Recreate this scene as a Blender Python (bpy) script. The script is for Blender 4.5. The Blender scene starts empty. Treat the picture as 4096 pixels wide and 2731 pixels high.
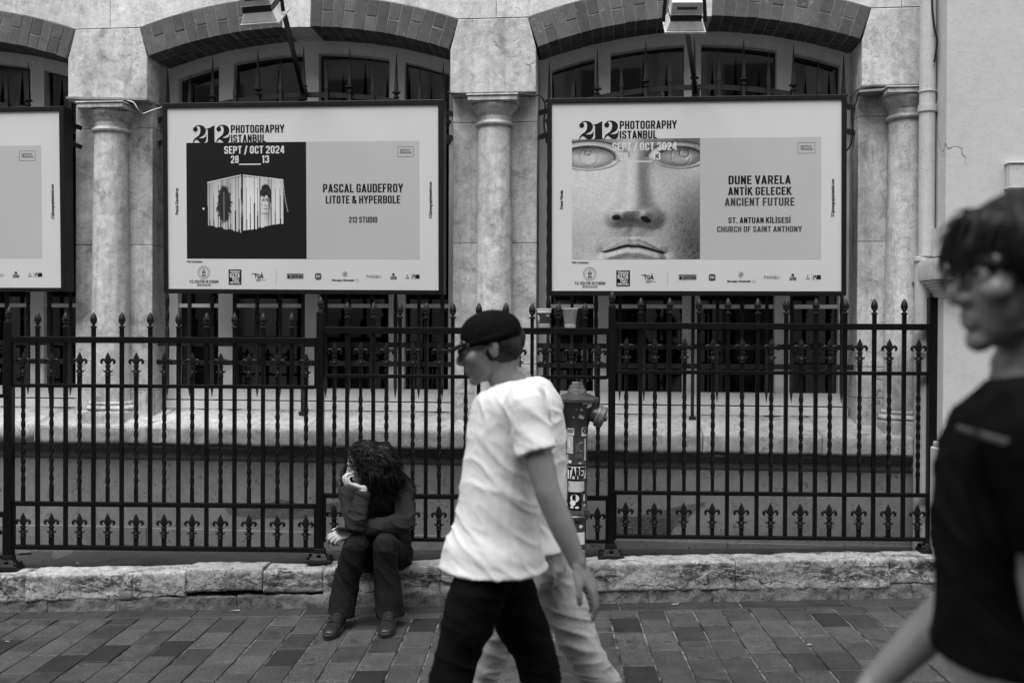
import bpy, bmesh, math, random
import numpy as np
from mathutils import Vector, Matrix, noise
random.seed(7)
SC = bpy.context.scene
COL = SC.collection

# ------------------------------------------------------------------ camera
IW, IH, FPX = 4096.0, 2731.0, 3982.0
CAM = Vector((0, 0, 1.6))
_yaw, _pit, _rol = 0.0281, -0.0077, 0.0045
_f = Vector((-math.sin(_yaw) * math.cos(_pit), math.cos(_yaw) * math.cos(_pit), math.sin(_pit)))
_r0 = _f.cross(Vector((0, 0, 1))).normalized()
_u0 = _r0.cross(_f)
_r = _r0 * math.cos(_rol) + _u0 * math.sin(_rol)
_u = _u0 * math.cos(_rol) - _r0 * math.sin(_rol)
cd = bpy.data.cameras.new('camera')
cam = bpy.data.objects.new('camera', cd)
COL.objects.link(cam)
cam.matrix_world = Matrix(((_r.x, _u.x, -_f.x, CAM.x), (_r.y, _u.y, -_f.y, CAM.y), (_r.z, _u.z, -_f.z, CAM.z), (0, 0, 0, 1)))
cd.sensor_width = 36.0
cd.lens = FPX / IW * 36.0
cd.clip_start, cd.clip_end = 0.05, 800
cd.dof.use_dof = True
cd.dof.focus_distance = 6.0
cd.dof.aperture_fstop = 2.0
SC.camera = cam
# ------------------------------------------------------------------ light
SUN_EL, SUN_AZ = math.radians(64), math.radians(-30)
wd = bpy.data.worlds.new('World')
SC.world = wd
wd.use_nodes = True
nt = wd.node_tree
bg = nt.nodes['Background']
sky = nt.nodes.new('ShaderNodeTexSky')
sky.sky_type = 'NISHITA'
sky.sun_disc = False
sky.sun_elevation = SUN_EL
sky.sun_rotation = math.radians(180) + SUN_AZ
bw = nt.nodes.new('ShaderNodeRGBToBW')
nt.links.new(sky.outputs[0], bw.inputs[0])
nt.links.new(bw.outputs[0], bg.inputs[0])
bg.inputs[1].default_value = 0.15
sl = bpy.data.lights.new('sun', 'SUN')
sl.energy = 1.5
sl.angle = math.radians(40)
sun = bpy.data.objects.new('sun', sl)
COL.objects.link(sun)
_sd = Vector((math.sin(SUN_AZ) * math.cos(SUN_EL), -math.cos(SUN_AZ) * math.cos(SUN_EL), math.sin(SUN_EL)))
sun.rotation_euler = _sd.to_track_quat('Z', 'Y').to_euler()
sun.location = (-3, -6, 12)
SC.view_settings.view_transform = 'Standard'
SC.view_settings.look = 'None'
SC.view_settings.exposure = 1.5
SC.view_settings.gamma = 1.0
SC.cycles.max_bounces = 6
SC.cycles.use_denoising = True

# ------------------------------------------------------------------ frames of reference
def ray(px, py):
    return _f * FPX + _r * (px - IW / 2) - _u * (py - IH / 2)
def hit(px, py, P0, N):
    d = ray(px, py)
    return CAM + d * ((Vector(P0) - CAM).dot(N) / d.dot(N))
def at(px, py, Y):
    return hit(px, py, (0, Y, 0), Vector((0, 1, 0)))
BETA = 0.07
UD = Vector((math.cos(BETA), -math.sin(BETA), 0))
VD = Vector((math.sin(BETA), math.cos(BETA), 0))
BO = Vector((0, 6.36, 0))
def B(u, v, z):
    return BO + UD * u + VD * v + Vector((0, 0, z))
def bp(px, py, v):
    p = hit(px, py, BO + VD * v, VD)
    return (p - BO).dot(UD), p.z
def g(x, y=0):
    return 0.028 * x

# ------------------------------------------------------------------ object helpers
def link(o):
    COL.objects.link(o)
    return o
def tag(o, label=None, cat=None, group=None, kind=None):
    if label: o['label'] = label
    if cat: o['category'] = cat
    if group: o['group'] = group
    if kind: o['kind'] = kind
    return o
def thing(name, loc, label, cat, group=None, kind=None):
    o = link(bpy.data.objects.new(name, None))
    o.location = loc
    o.empty_display_size = 0.1
    return tag(o, label, cat, group, kind)
def wloc(o):
    p = Vector((0, 0, 0))
    while o is not None:
        p += o.location
        o = o.parent
    return p
class MB:
    """collects shapes in world coordinates; build() links them as ONE mesh object"""
    def __init__(s):
        s.v, s.f, s.tone = [], [], []
    def add(s, vs, fs, tone=1.0):
        n = len(s.v)
        s.v += [Vector(p) for p in vs]
        s.f += [tuple(i + n for i in q) for q in fs]
        s.tone += [tone] * len(vs)
        return s
    def hexa(s, P, tone=1.0):
        return s.add(P, [(0, 1, 2, 3), (7, 6, 5, 4), (0, 4, 5, 1), (1, 5, 6, 2), (2, 6, 7, 3), (3, 7, 4, 0)], tone)
    def box(s, x0, x1, y0, y1, z0, z1, F=None, tone=1.0):
        F = F or (lambda a, b, c: Vector((a, b, c)))
        return s.hexa([F(x0, y0, z0), F(x1, y0, z0), F(x1, y1, z0), F(x0, y1, z0), F(x0, y0, z1), F(x1, y0, z1), F(x1, y1, z1), F(x0, y1, z1)], tone)
    def bar(s, a, b, w, d, side=Vector((1, 0, 0)), tone=1.0):
        a, b = Vector(a), Vector(b)
        t = (b - a).normalized()
        s1 = (side - t * side.dot(t)).normalized() * w / 2
        s2 = t.cross(s1).normalized() * d / 2
        return s.hexa([a - s1 - s2, a + s1 - s2, a + s1 + s2, a - s1 + s2, b - s1 - s2, b + s1 - s2, b + s1 + s2, b - s1 + s2], tone)
    def prism(s, poly, off, tone=1.0):
        n = len(poly)
        P = [Vector(p) for p in poly]
        o = Vector(off)
        return s.add(P + [p + o for p in P], [tuple(range(n)), tuple(range(2 * n - 1, n - 1, -1))] + [(i, i + n, (i + 1) % n + n, (i + 1) % n) for i in range(n)], tone)
    def tube(s, pts, rad, seg=8, tone=1.0, hint=None, cap=True):
        """rad: list of r or (ra, rb); ra lies along hint"""
        pts = [Vector(p) for p in pts]
        n = len(pts)
        if not isinstance(rad, (list, tuple)): rad = [rad] * n
        vs, fs = [], []
        prev = None
        for i, p in enumerate(pts):
            t = (pts[min(i + 1, n - 1)] - pts[max(i - 1, 0)])
            t = t.normalized() if t.length > 1e-9 else Vector((0, 0, 1))
            h = Vector(hint) if hint is not None else (prev if prev is not None else (Vector((1, 0, 0)) if abs(t.x) < 0.9 else Vector((0, 1, 0))))
            a = h - t * h.dot(t)
            a = a.normalized() if a.length > 1e-6 else t.orthogonal().normalized()
            prev = a
            b = t.cross(a)
            ra, rb = rad[i] if isinstance(rad[i], (tuple, list)) else (rad[i], rad[i])
            for k in range(seg):
                an = 2 * math.pi * k / seg
                vs.append(p + a * (ra * math.cos(an)) + b * (rb * math.sin(an)))
        for i in range(n - 1):
            for k in range(seg):
                k2 = (k + 1) % seg
                fs.append((i * seg + k, i * seg + k2, (i + 1) * seg + k2, (i + 1) * seg + k))
        if cap:
            fs.append(tuple(range(seg - 1, -1, -1)))
            fs.append(tuple((n - 1) * seg + k for k in range(seg)))
        return s.add(vs, fs, tone)
    def ball(s, c, r, M=None, seg=14, ring=9, tone=1.0):
        """r scalar or 3-tuple, M optional 3x3 rotation"""
        if not isinstance(r, (tuple, list)): r = (r, r, r)
        vs, fs = [], []
        for i in range(ring + 1):
            th = math.pi * (0.02 + 0.96 * i / ring)
            for k in range(seg):
                ph = 2 * math.pi * k / seg
                q = Vector((r[0] * math.sin(th) * math.cos(ph), r[1] * math.sin(th) * math.sin(ph), r[2] * math.cos(th)))
                vs.append(Vector(c) + (M @ q if M is not None else q))
        for i in range(ring):
            for k in range(seg):
                k2 = (k + 1) % seg
                fs.append((i * seg + k, (i + 1) * seg + k, (i + 1) * seg + k2, i * seg + k2))
        fs.append(tuple(range(seg)))
        fs.append(tuple(ring * seg + k for k in range(seg - 1, -1, -1)))
        return s.add(vs, fs, tone)
    def lathe(s, prof, c, axis=(0, 0, 1), seg=24, sq=1.0, tone=1.0):
        """prof: (r, h) along axis from point c"""
        return s._lathe(prof, Vector(c), Vector(axis).normalized(), seg, tone)
    def _lathe(s, prof, c, ax, seg, tone):
        a = Vector((1, 0, 0)) if abs(ax.x) < 0.9 else Vector((0, 1, 0))
        a = (a - ax * a.dot(ax)).normalized()
        b = ax.cross(a)
        vs, fs = [], []
        for r, h in prof:
            for k in range(seg):
                an = 2 * math.pi * k / seg
                vs.append(c + ax * h + (a * math.cos(an) + b * math.sin(an)) * max(r, 1e-4))
        n = len(prof)
        for i in range(n - 1):
            for k in range(seg):
                k2 = (k + 1) % seg
                fs.append((i * seg + k, i * seg + k2, (i + 1) * seg + k2, (i + 1) * seg + k))
        fs.append(tuple(range(seg - 1, -1, -1)))
        fs.append(tuple((n - 1) * seg + k for k in range(seg)))
        return s.add(vs, fs, tone)
    def mesh(s, name, origin=Vector((0, 0, 0))):
        me = bpy.data.meshes.new(name)
        me.from_pydata([p - origin for p in s.v], [], s.f)
        me.update()
        at_ = me.color_attributes.new('tone', 'FLOAT_COLOR', 'POINT')
        arr = np.ones((len(s.v), 4), dtype=np.float32)
        arr[:, 0] = arr[:, 1] = arr[:, 2] = np.array(s.tone, dtype=np.float32)
        at_.data.foreach_set('color', arr.ravel())
        return me
    def build(s, name, mat, parent=None, smooth=False, bevel=0, recalc=True, origin=None):
        org = wloc(parent) if parent is not None else (Vector(origin) if origin is not None else Vector((0, 0, 0)))
        me = s.mesh(name, org)
        if recalc:
            bm = bmesh.new(); bm.from_mesh(me)
            bmesh.ops.recalc_face_normals(bm, faces=bm.faces)
            bm.to_mesh(me); bm.free()
        return finish(me, name, mat, parent, smooth, bevel, org if parent is None else None)
def finish(me, name, mat, parent=None, smooth=False, bevel=0, loc=None):
    if mat is not None: me.materials.append(mat)
    if smooth:
        me.polygons.foreach_set('use_smooth', [True] * len(me.polygons))
        if smooth == 'auto':
            me.set_sharp_from_angle(angle=math.radians(40))
    o = link(bpy.data.objects.new(name, me))
    if parent is not None: o.parent = parent
    if loc is not None: o.location = loc
    if bevel:
        m = o.modifiers.new('bevel', 'BEVEL')
        m.width, m.segments, m.limit_method, m.angle_limit = bevel, 2, 'ANGLE', math.radians(50)
        m.harden_normals = False
    return o
def blob(name, mb, mat, parent, voxel=0.006, it=3, wrinkle=None, smooth=True):
    """all collected shapes fused into one continuous skin (voxel remesh, relaxed)"""
    org = wloc(parent) if parent is not None else Vector((0, 0, 0))
    me = mb.mesh('tmp', org)
    o = link(bpy.data.objects.new('tmp', me))
    bm = bmesh.new(); bm.from_mesh(me)
    bmesh.ops.recalc_face_normals(bm, faces=bm.faces)
    bm.to_mesh(me); bm.free()
    r = o.modifiers.new('r', 'REMESH'); r.mode = 'VOXEL'; r.voxel_size = voxel
    if it:
        q = o.modifiers.new('s', 'SMOOTH'); q.iterations = it; q.factor = 0.5
    dg = bpy.context.evaluated_depsgraph_get()
    ev = o.evaluated_get(dg)
    m2 = bpy.data.meshes.new_from_object(ev)
    bpy.data.objects.remove(o); bpy.data.meshes.remove(me)
    m2.name = name
    if wrinkle:
        n = len(m2.vertices)
        co = np.empty(n * 3); no = np.empty(n * 3)
        m2.vertices.foreach_get('co', co); m2.vertices.foreach_get('normal', no)
        co = co.reshape(-1, 3); no = no.reshape(-1, 3)
        d = np.array([wrinkle(Vector(c) + org) for c in co])
        co = co + no * d[:, None]
        m2.vertices.foreach_set('co', co.ravel())
        m2.update()
    m2.materials.clear()
    return finish(m2, name, mat, parent, smooth)
def spline(pts, n=5):
    """Catmull-Rom through points; each may be (Vector, r)"""
    P = [Vector(p[0]) for p in pts]; R = [p[1] if isinstance(p[1], tuple) else (p[1], p[1]) for p in pts]
    out, rad = [], []
    m = len(P)
    for i in range(m - 1):
        p0, p1, p2, p3 = P[max(i - 1, 0)], P[i], P[i + 1], P[min(i + 2, m - 1)]
        for k in range(n):
            t = k / n
            out.append(0.5 * ((2 * p1) + (p2 - p0) * t + (2 * p0 - 5 * p1 + 4 * p2 - p3) * t * t + (3 * p1 - p0 - 3 * p2 + p3) * t ** 3))
            s_ = t * t * (3 - 2 * t)
            rad.append((R[i][0] * (1 - s_) + R[i + 1][0] * s_, R[i][1] * (1 - s_) + R[i + 1][1] * s_))
    out.append(P[-1]); rad.append(R[-1])
    return out, rad
def limb(mb, pts, n=5, seg=14, hint=None, ends=True):
    p, r = spline(pts, n)
    if ends:
        t0 = (p[0] - p[1]).normalized(); t1 = (p[-1] - p[-2]).normalized()
        m0, m1 = min(r[0]), min(r[-1])
        p = [p[0] + t0 * m0 * 0.8, p[0] + t0 * m0 * 0.5] + p + [p[-1] + t1 * m1 * 0.5, p[-1] + t1 * m1 * 0.8]
        r = [(r[0][0] * .4, r[0][1] * .4), (r[0][0] * .8, r[0][1] * .8)] + r + [(r[-1][0] * .8, r[-1][1] * .8), (r[-1][0] * .4, r[-1][1] * .4)]
    mb.tube(p, r, seg, hint=hint)
    return mb
def gridbox(mb, x0, x1, y0, y1, z0, z1, step, rnd, amp, F=None, freq=9.0, tone=1.0, seed=0.0, slope=0.0, rx=None):
    """a worn stone block: finely divided box, rounded edges, noisy faces; slope lifts z with x"""
    F = F or (lambda a, b, c: Vector((a, b, c)))
    nx, ny, nz = [max(2, int(round((b - a) / step))) for a, b in ((x0, x1), (y0, y1), (z0, z1))]
    key, vs, fs = {}, [], []
    def vid(i, j, k):
        if (i, j, k) in key: return key[(i, j, k)]
        p = Vector((x0 + (x1 - x0) * i / nx, y0 + (y1 - y0) * j / ny, z0 + (z1 - z0) * k / nz))
        r_ = rnd if rx is None else rx
        q = Vector((min(max(p.x, x0 + r_), x1 - r_), min(max(p.y, y0 + rnd), y1 - rnd), min(max(p.z, z0 + rnd), z1 - rnd)))
        d = p - q
        if d.length > 1e-9:
            d.normalize()
            rr = rnd * (1 + 0.8 * noise.noise(p * 5 + Vector((seed, 3, 1)))) if rnd > 0.01 else rnd
            e = p - q
            p = q + d * min(e.length, min(rr, rnd * 1.15))
        a = amp * (noise.fractal(p * freq + Vector((seed, seed * 2, 0)), 0.8, 2.1, 5))
        p = p + d * a
        p.z += slope * p.x
        key[(i, j, k)] = len(vs)
        vs.append(F(*p))
        return key[(i, j, k)]
    for i in range(nx):
        for j in range(ny):
            for k in (0, nz):
                fs.append((vid(i, j, k), vid(i + 1, j, k), vid(i + 1, j + 1, k), vid(i, j + 1, k)))
    for i in range(nx):
        for k in range(nz):
            for j in (0, ny):
                fs.append((vid(i, j, k), vid(i + 1, j, k), vid(i + 1, j, k + 1), vid(i, j, k + 1)))
    for j in range(ny):
        for k in range(nz):
            for i in (0, nx):
                fs.append((vid(i, j, k), vid(i, j + 1, k), vid(i, j + 1, k + 1), vid(i, j, k + 1)))
    mb.add(vs, fs, tone)
    return mb

# ------------------------------------------------------------------ materials (all neutral greys)
class NM:
    def __init__(s, name, rough=0.6, spec=0.4, metal=0.0):
        s.m = bpy.data.materials.new(name); s.m.use_nodes = True
        s.t = s.m.node_tree; s.b = s.t.nodes['Principled BSDF']
        s.b.inputs['Roughness'].default_value = rough
        s.b.inputs['Specular IOR Level'].default_value = spec
        s.b.inputs['Metallic'].default_value = metal
        s.co = s.t.nodes.new('ShaderNodeNewGeometry').outputs['Position']
    def n(s, typ, **kw):
        x = s.t.nodes.new(typ)
        for k, v in kw.items(): setattr(x, k, v)
        return x
    def l(s, a, b): s.t.links.new(a, b)
    def math(s, op, a, b=None, clamp=False):
        x = s.n('ShaderNodeMath', operation=op, use_clamp=clamp)
        for i, q in enumerate((a, b)):
            if q is None: continue
            if isinstance(q, (int, float)): x.inputs[i].default_value = q
            else: s.l(q, x.inputs[i])
        return x.outputs[0]
    def scaled(s, sx, sy, sz):
        x = s.n('ShaderNodeVectorMath', operation='MULTIPLY')
        s.l(s.co, x.inputs[0]); x.inputs[1].default_value = (sx, sy, sz)
        return x.outputs[0]
    def noise(s, scale, detail=5, rough=0.55, dist=0.0, vec=None):
        x = s.n('ShaderNodeTexNoise')
        x.inputs['Scale'].default_value = scale; x.inputs['Detail'].default_value = detail
        x.inputs['Roughness'].default_value = rough; x.inputs['Distortion'].default_value = dist
        s.l(vec or s.co, x.inputs['Vector'])
        return x.outputs['Fac']
    def voro(s, scale, feature='F1', vec=None):
        x = s.n('ShaderNodeTexVoronoi', feature=feature)
        x.inputs['Scale'].default_value = scale
        s.l(vec or s.co, x.inputs['Vector'])
        return x.outputs['Distance']
    def rng(s, v, a, b, c, d):
        x = s.n('ShaderNodeMapRange'); x.clamp = True
        s.l(v, x.inputs[0])
        for i, q in enumerate((a, b, c, d)): x.inputs[i + 1].default_value = q
        return x.outputs[0]
    def attr(s, name='tone'):
        x = s.n('ShaderNodeAttribute', attribute_name=name)
        return x.outputs['Fac']
    def base(s, v):
        x = s.n('ShaderNodeCombineColor')
        for i in range(3): s.l(v, x.inputs[i])
        s.l(x.outputs[0], s.b.inputs['Base Color'])
    def bump(s, h, strength=0.3, dist=0.01):
        x = s.n('ShaderNodeBump')
        x.inputs['Strength'].default_value = strength; x.inputs['Distance'].default_value = dist
        s.l(h, x.inputs['Height']); s.l(x.outputs[0], s.b.inputs['Normal'])
def plain(name, val, rough=0.55, spec=0.4, var=0.12, scale=9, bump=0.0, bscale=120, metal=0.0, tone=False):
    m = NM(name, rough, spec, metal)
    v = m.math('MULTIPLY', m.rng(m.noise(scale), 0.3, 0.7, 1 - var, 1 + var), val)
    if tone: v = m.math('MULTIPLY', v, m.attr())
    m.base(v)
    if bump: m.bump(m.noise(bscale, 3), bump, 0.004)
    return m.m
def stone(name, val, var=0.22, stain=0.5, stain_lo=0.56, pits=0.5, bump=0.35, streak=0.0, rough=0.85, mott=14, tone=True, fine=70, cracks=0.0, flakes=False, spots=0.32):
    m = NM(name, rough, 0.25)
    v = m.rng(m.noise(1.4, 4, 0.6, 0.4), 0.3, 0.7, 1 - var * 0.6, 1 + var * 0.5)
    v = m.math('MULTIPLY', v, m.rng(m.noise(mott, 7, 0.68, 0.8), 0.32, 0.68, 1 - var, 1 + var * 0.45))
    v = m.math('MULTIPLY', v, m.rng(m.noise(3.3, 8, 0.72, 1.2), stain_lo, stain_lo + 0.13, 1.0, 1 - stain))
    v = m.math('MULTIPLY', v, m.rng(m.noise(150, 3, 0.7), 0.3, 0.7, 1 - var * .55, 1 + var * .4))
    if streak:
        v = m.math('MULTIPLY', v, m.rng(m.noise(6, 5, 0.6, 0.3, m.scaled(3.2, 3.2, 0.28)), 0.45, 0.72, 1.0, 1 - streak))
    v = m.math('MULTIPLY', v, m.rng(m.math('MULTIPLY', m.rng(m.noise(34, 5, 0.8, 0.5), 0.585, 0.63, 0.0, 1.0), m.rng(m.noise(2.7, 4, 0.6), 0.42, 0.6, 0.1, 1.0)), 0, 1, 1.0, 1 - spots))
    pt = m.rng(m.noise(fine, 3, 0.6), 0.60, 0.66, 0.0, 1.0)
    pt = m.math('MULTIPLY', pt, m.rng(m.noise(4, 3), 0.42, 0.6, 0.15, 1.0))
    v = m.math('MULTIPLY', v, m.rng(pt, 0, 1, 1.0, 1 - pits))
    h = m.math('ADD', m.noise(30, 8, 0.7), m.math('MULTIPLY', pt, -0.8))
    if cracks:
        wv = m.n('ShaderNodeVectorMath', operation='ADD')
        w2 = m.n('ShaderNodeTexNoise'); w2.inputs['Scale'].default_value = 5; m.l(m.co, w2.inputs['Vector'])
        w3 = m.n('ShaderNodeVectorMath', operation='SCALE'); m.l(w2.outputs['Color'], w3.inputs[0]); w3.inputs['Scale'].default_value = 0.5
        m.l(m.co, wv.inputs[0]); m.l(w3.outputs[0], wv.inputs[1])
        ck = m.rng(m.voro(cracks, 'DISTANCE_TO_EDGE', wv.outputs[0]), 0.0, 0.005, 1.0, 0.0)
        ck = m.math('MULTIPLY', ck, m.rng(m.noise(1.3, 2), 0.54, 0.60, 0.0, 1.0))
        v = m.math('MULTIPLY', v, m.rng(ck, 0, 1, 1.0, 0.4))
        h = m.math('ADD', h, m.math('MULTIPLY', ck, -1.0))
    if flakes:                                   # scraps of old dark paint along the face of the blocks
        sx = m.n('ShaderNodeSeparateXYZ'); m.l(m.co, sx.inputs[0])
        zz_ = m.math('SUBTRACT', sx.outputs[2], m.math('MULTIPLY', sx.outputs[0], 0.0305))
        zz_ = m.math('ADD', zz_, m.rng(m.noise(6, 3), 0.3, 0.7, -0.03, 0.03))
        band = m.math('MULTIPLY', m.rng(zz_, 0.105, 0.14, 0.0, 1.0), m.rng(zz_, 0.205, 0.228, 1.0, 0.0))
        fl = m.rng(m.noise(15, 9, 0.8, 0.6, m.scaled(1, 1, 2.6)), 0.47, 0.52, 0.0, 1.0)
        fl = m.math('MULTIPLY', m.math('MULTIPLY', fl, band), m.rng(m.noise(1.6, 2), 0.32, 0.46, 0.0, 1.0))
        v = m.math('MULTIPLY', v, m.rng(fl, 0, 1, 1.0, 0.18))
        zc_ = m.math('ADD', m.math('SUBTRACT', sx.outputs[2], m.math('MULTIPLY', sx.outputs[0], 0.0305)), m.rng(m.noise(3.5, 7, 0.62), 0.25, 0.75, -0.075, 0.075))
        ck2 = m.math('MULTIPLY', m.rng(m.math('ABSOLUTE', m.math('SUBTRACT', zc_, 0.115)), 0.0008, 0.0032, 1.0, 0.0), m.rng(m.noise(1.1, 1, vec=m.scaled(1, 0, 0)), 0.42, 0.46, 0.0, 1.0))
        v = m.math('MULTIPLY', v, m.rng(ck2, 0, 1, 1.0, 0.12))
        v = m.math('MULTIPLY', v, m.rng(m.noise(9, 7, 0.7, 0.5), 0.52, 0.62, 1.0, 0.62))
        h = m.math('ADD', h, m.math('MULTIPLY', ck2, -1.5))
    v = m.math('MULTIPLY', v, val)
    if tone: v = m.math('MULTIPLY', v, m.attr())
    m.base(v)
    m.bump(h, bump, 0.012)
    return m.m
M = {}
M['stone'] = stone('pale_limestone', 0.66, 0.28, 0.3, 0.55, 0.4, 0.3, streak=0.12)
M['pier'] = stone('pier_limestone', 0.61, 0.34, 0.42, 0.53, 0.5, 0.3, streak=0.28, cracks=1.1)
M['ledge'] = stone('ledge_limestone', 0.50, 0.3, 0.4, 0.55, 0.72, 0.5, streak=0.22, fine=95)
M['kerb'] = stone('kerb_limestone', 0.38, 0.36, 0.6, 0.52, 0.75, 0.9, mott=24, cracks=1.9, flakes=True)
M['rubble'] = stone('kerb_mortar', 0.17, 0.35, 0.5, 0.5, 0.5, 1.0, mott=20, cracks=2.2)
M['plinth'] = stone('plinth_render', 0.25, 0.2, 0.35, 0.62, 0.6, 0.18, fine=38, cracks=0.9)
M['moulding'] = stone('dark_moulding', 0.12, 0.2, 0.4, 0.55, 0.4, 0.3)
M['stucco'] = stone('stucco', 0.50, 0.08, 0.1, 0.62, 0.12, 0.25, fine=120, mott=9, cracks=0.55, spots=.1)
M['brick'] = stone('dark_brick', 0.105, 0.25, 0.35, 0.58, -0.9, 0.3, fine=42, spots=.2)
M['mortar'] = plain('mortar', 0.24, 0.9, 0.2, 0.3, 20, 0.4)
M['frame'] = plain('painted_window_frame', 0.74, 0.5, 0.4, 0.1, 6, 0.05)
M['iron'] = plain('black_iron', 0.0028, 0.42, 0.2, 0.3, 20, 0.12, 90)
M['grille'] = plain('grey_iron', 0.018, 0.5, 0.3, 0.3, 15, 0.15, 90)
M['cast'] = plain('black_cast_iron', 0.004, 0.45, 0.28, 0.3, 20, 0.1, 60)
M['posterframe'] = plain('black_aluminium', 0.006, 0.4, 0.3, 0.2, 5)
M['paper'] = plain('poster_white', 0.57, 0.32, 0.35, 0.03, 2)
M['greypaper'] = plain('poster_grey', 0.43, 0.32, 0.35, 0.03, 2)
M['ink'] = plain('poster_ink', 0.008, 0.35, 0.3, 0.05)
M['ink2'] = plain('poster_ink_grey', 0.05, 0.35, 0.3, 0.05)
M['ink3'] = plain('poster_ink_light', 0.2, 0.35, 0.3, 0.05)
M['whiteink'] = plain('poster_ink_white', 0.58, 0.35, 0.3, 0.03)
M['pipe'] = stone('painted_pipe', 0.50, 0.08, 0.2, 0.62, 0.3, 0.1, streak=0.15, spots=.2)
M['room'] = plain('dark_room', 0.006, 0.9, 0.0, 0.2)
M['lamp'] = plain('floodlight_shell', 0.55, 0.4, 0.45, 0.12, 30, 0.05)
M['lampdark'] = plain('floodlight_fins', 0.06, 0.5, 0.4, 0.2)
M['metal'] = plain('flashing', 0.3, 0.35, 0.5, 0.2, 9, 0.05, metal=0.3)
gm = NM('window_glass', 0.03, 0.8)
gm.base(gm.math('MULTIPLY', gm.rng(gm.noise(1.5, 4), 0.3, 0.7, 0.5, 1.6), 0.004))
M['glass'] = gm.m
def cloth(name, val, var=0.15, rough=0.9, wv=420, sheen=0.0, spec=0.08):
    m = NM(name, rough, spec)
    v = m.rng(m.noise(11, 4), 0.3, 0.7, 1 - var, 1 + var)
    v = m.math('MULTIPLY', v, m.rng(m.noise(wv, 2), 0.3, 0.7, 1 - var, 1 + var))
    v = m.math('MULTIPLY', v, val)
    m.base(v)
    m.bump(m.noise(wv, 2), 0.25, 0.002)
    m.b.inputs['Sheen Weight'].default_value = sheen
    return m.m
# ------------------------------------------------------------------ street
YK = 5.88                                   # kerb front
def paver_mat():
    m = NM('paving_stone', 0.62, 0.35)
    v = m.math('MULTIPLY', m.rng(m.noise(7, 5, 0.6, 0.5), 0.3, 0.7, 0.72, 1.25), m.rng(m.noise(110, 3, 0.8), 0.40, 0.60, 0.45, 1.6))
    v = m.math('MULTIPLY', v, m.rng(m.noise(2.2, 6, 0.7, 1.5), 0.56, 0.66, 1.0, 0.52))
    v = m.math('MULTIPLY', v, m.rng(m.noise(11, 3, 0.5, 0.6), 0.66, 0.69, 1.0, 0.5))
    v = m.math('MULTIPLY', v, m.rng(m.noise(30, 5, 0.75), 0.64, 0.70, 1.0, 2.2))
    v = m.math('MULTIPLY', v, m.attr())
    m.base(m.math('MULTIPLY', v, 0.041))
    m.bump(m.noise(160, 4, 0.75), 0.45, 0.004)
    return m.m
M['paver'] = paver_mat()
jm = NM('paving_joint', 0.9, 0.2)
jm.base(jm.math('MULTIPLY', jm.rng(jm.noise(5, 6, 0.7, 1.0), 0.42, 0.58, 0.012, 0.15), jm.rng(jm.noise(60, 3), 0.3, 0.7, 0.6, 1.4)))
M['joint'] = jm.m
st = MB()
rg = random.Random(3)
def paver(x0, x1, y0, y1, tone):
    j = 0.0035
    x0 += j + rg.random() * .003; x1 -= j + rg.random() * .002; y0 += j * .35; y1 -= j * .35
    dz = rg.uniform(-0.002, 0.002); c = 0.003
    P = []
    for (a, b, zz) in ((0, 0, -.02), (0, 0, -0.003), (c, c, 0)):
        for (sx, sy) in ((0, 0), (1, 0), (1, 1), (0, 1)):
            x = (x0 + a) if sx == 0 else (x1 - a); y = (y0 + b) if sy == 0 else (y1 - b)
            P.append(Vector((x, y, g(x) + zz + dz)))
    st.add(P, [(8, 9, 10, 11)] + [(i, (i + 1) % 4, (i + 1) % 4 + 4, i + 4) for i in range(4)] + [(i + 4, (i + 1) % 4 + 4, (i + 1) % 4 + 8, i + 8) for i in range(4)], tone)
PW, PL, YB = 0.16, 0.268, YK - 0.155
x = -6.0
while x < 6.0:
    y = YB - rg.random() * PL
    first = True
    y1 = YB
    while y1 > -2.6:
        y0 = y if first else y1 - PL
        first = False
        q = rg.random()
        tone = rg.uniform(0.28, 0.38) if q < 0.085 else (rg.uniform(0.58, 0.8) if q < 0.28 else rg.uniform(0.85, 1.4))
        if y1 - y0 > 0.04: paver(x, x + PW, y0, y1, tone)
        y1 = y0
    x += PW
x = -6.0
while x < 6.0:
    w = rg.uniform(0.5, 0.72)
    paver(x, x + w, YB + .004, YK + 0.03, rg.uniform(0.55, 0.85))
    x += w
tag(st.build('paving', M['paver'], recalc=False), kind='structure')
gr = MB()
gr.add([Vector((x, y, g(x) - .0075)) for x, y in ((-7, -3.2), (7, -3.2), (7, 7.2), (-7, 7.2))], [(0, 1, 2, 3)])
tag(gr.build('paving_bed', M['joint']), kind='structure')
gr = MB()
gr.add([Vector((x, y, g(max(-7, min(7, x))) - .06)) for x, y in ((-300, -300), (-7, -300), (7, -300), (300, -300), (-300, 300), (-7, 300), (7, 300), (300, 300))], [(0, 1, 5, 4), (1, 2, 6, 5), (2, 3, 7, 6)])
tag(gr.build('ground', plain('far_paving', 0.07, 0.8, 0.2, 0.3, 3)), kind='structure')

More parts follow.
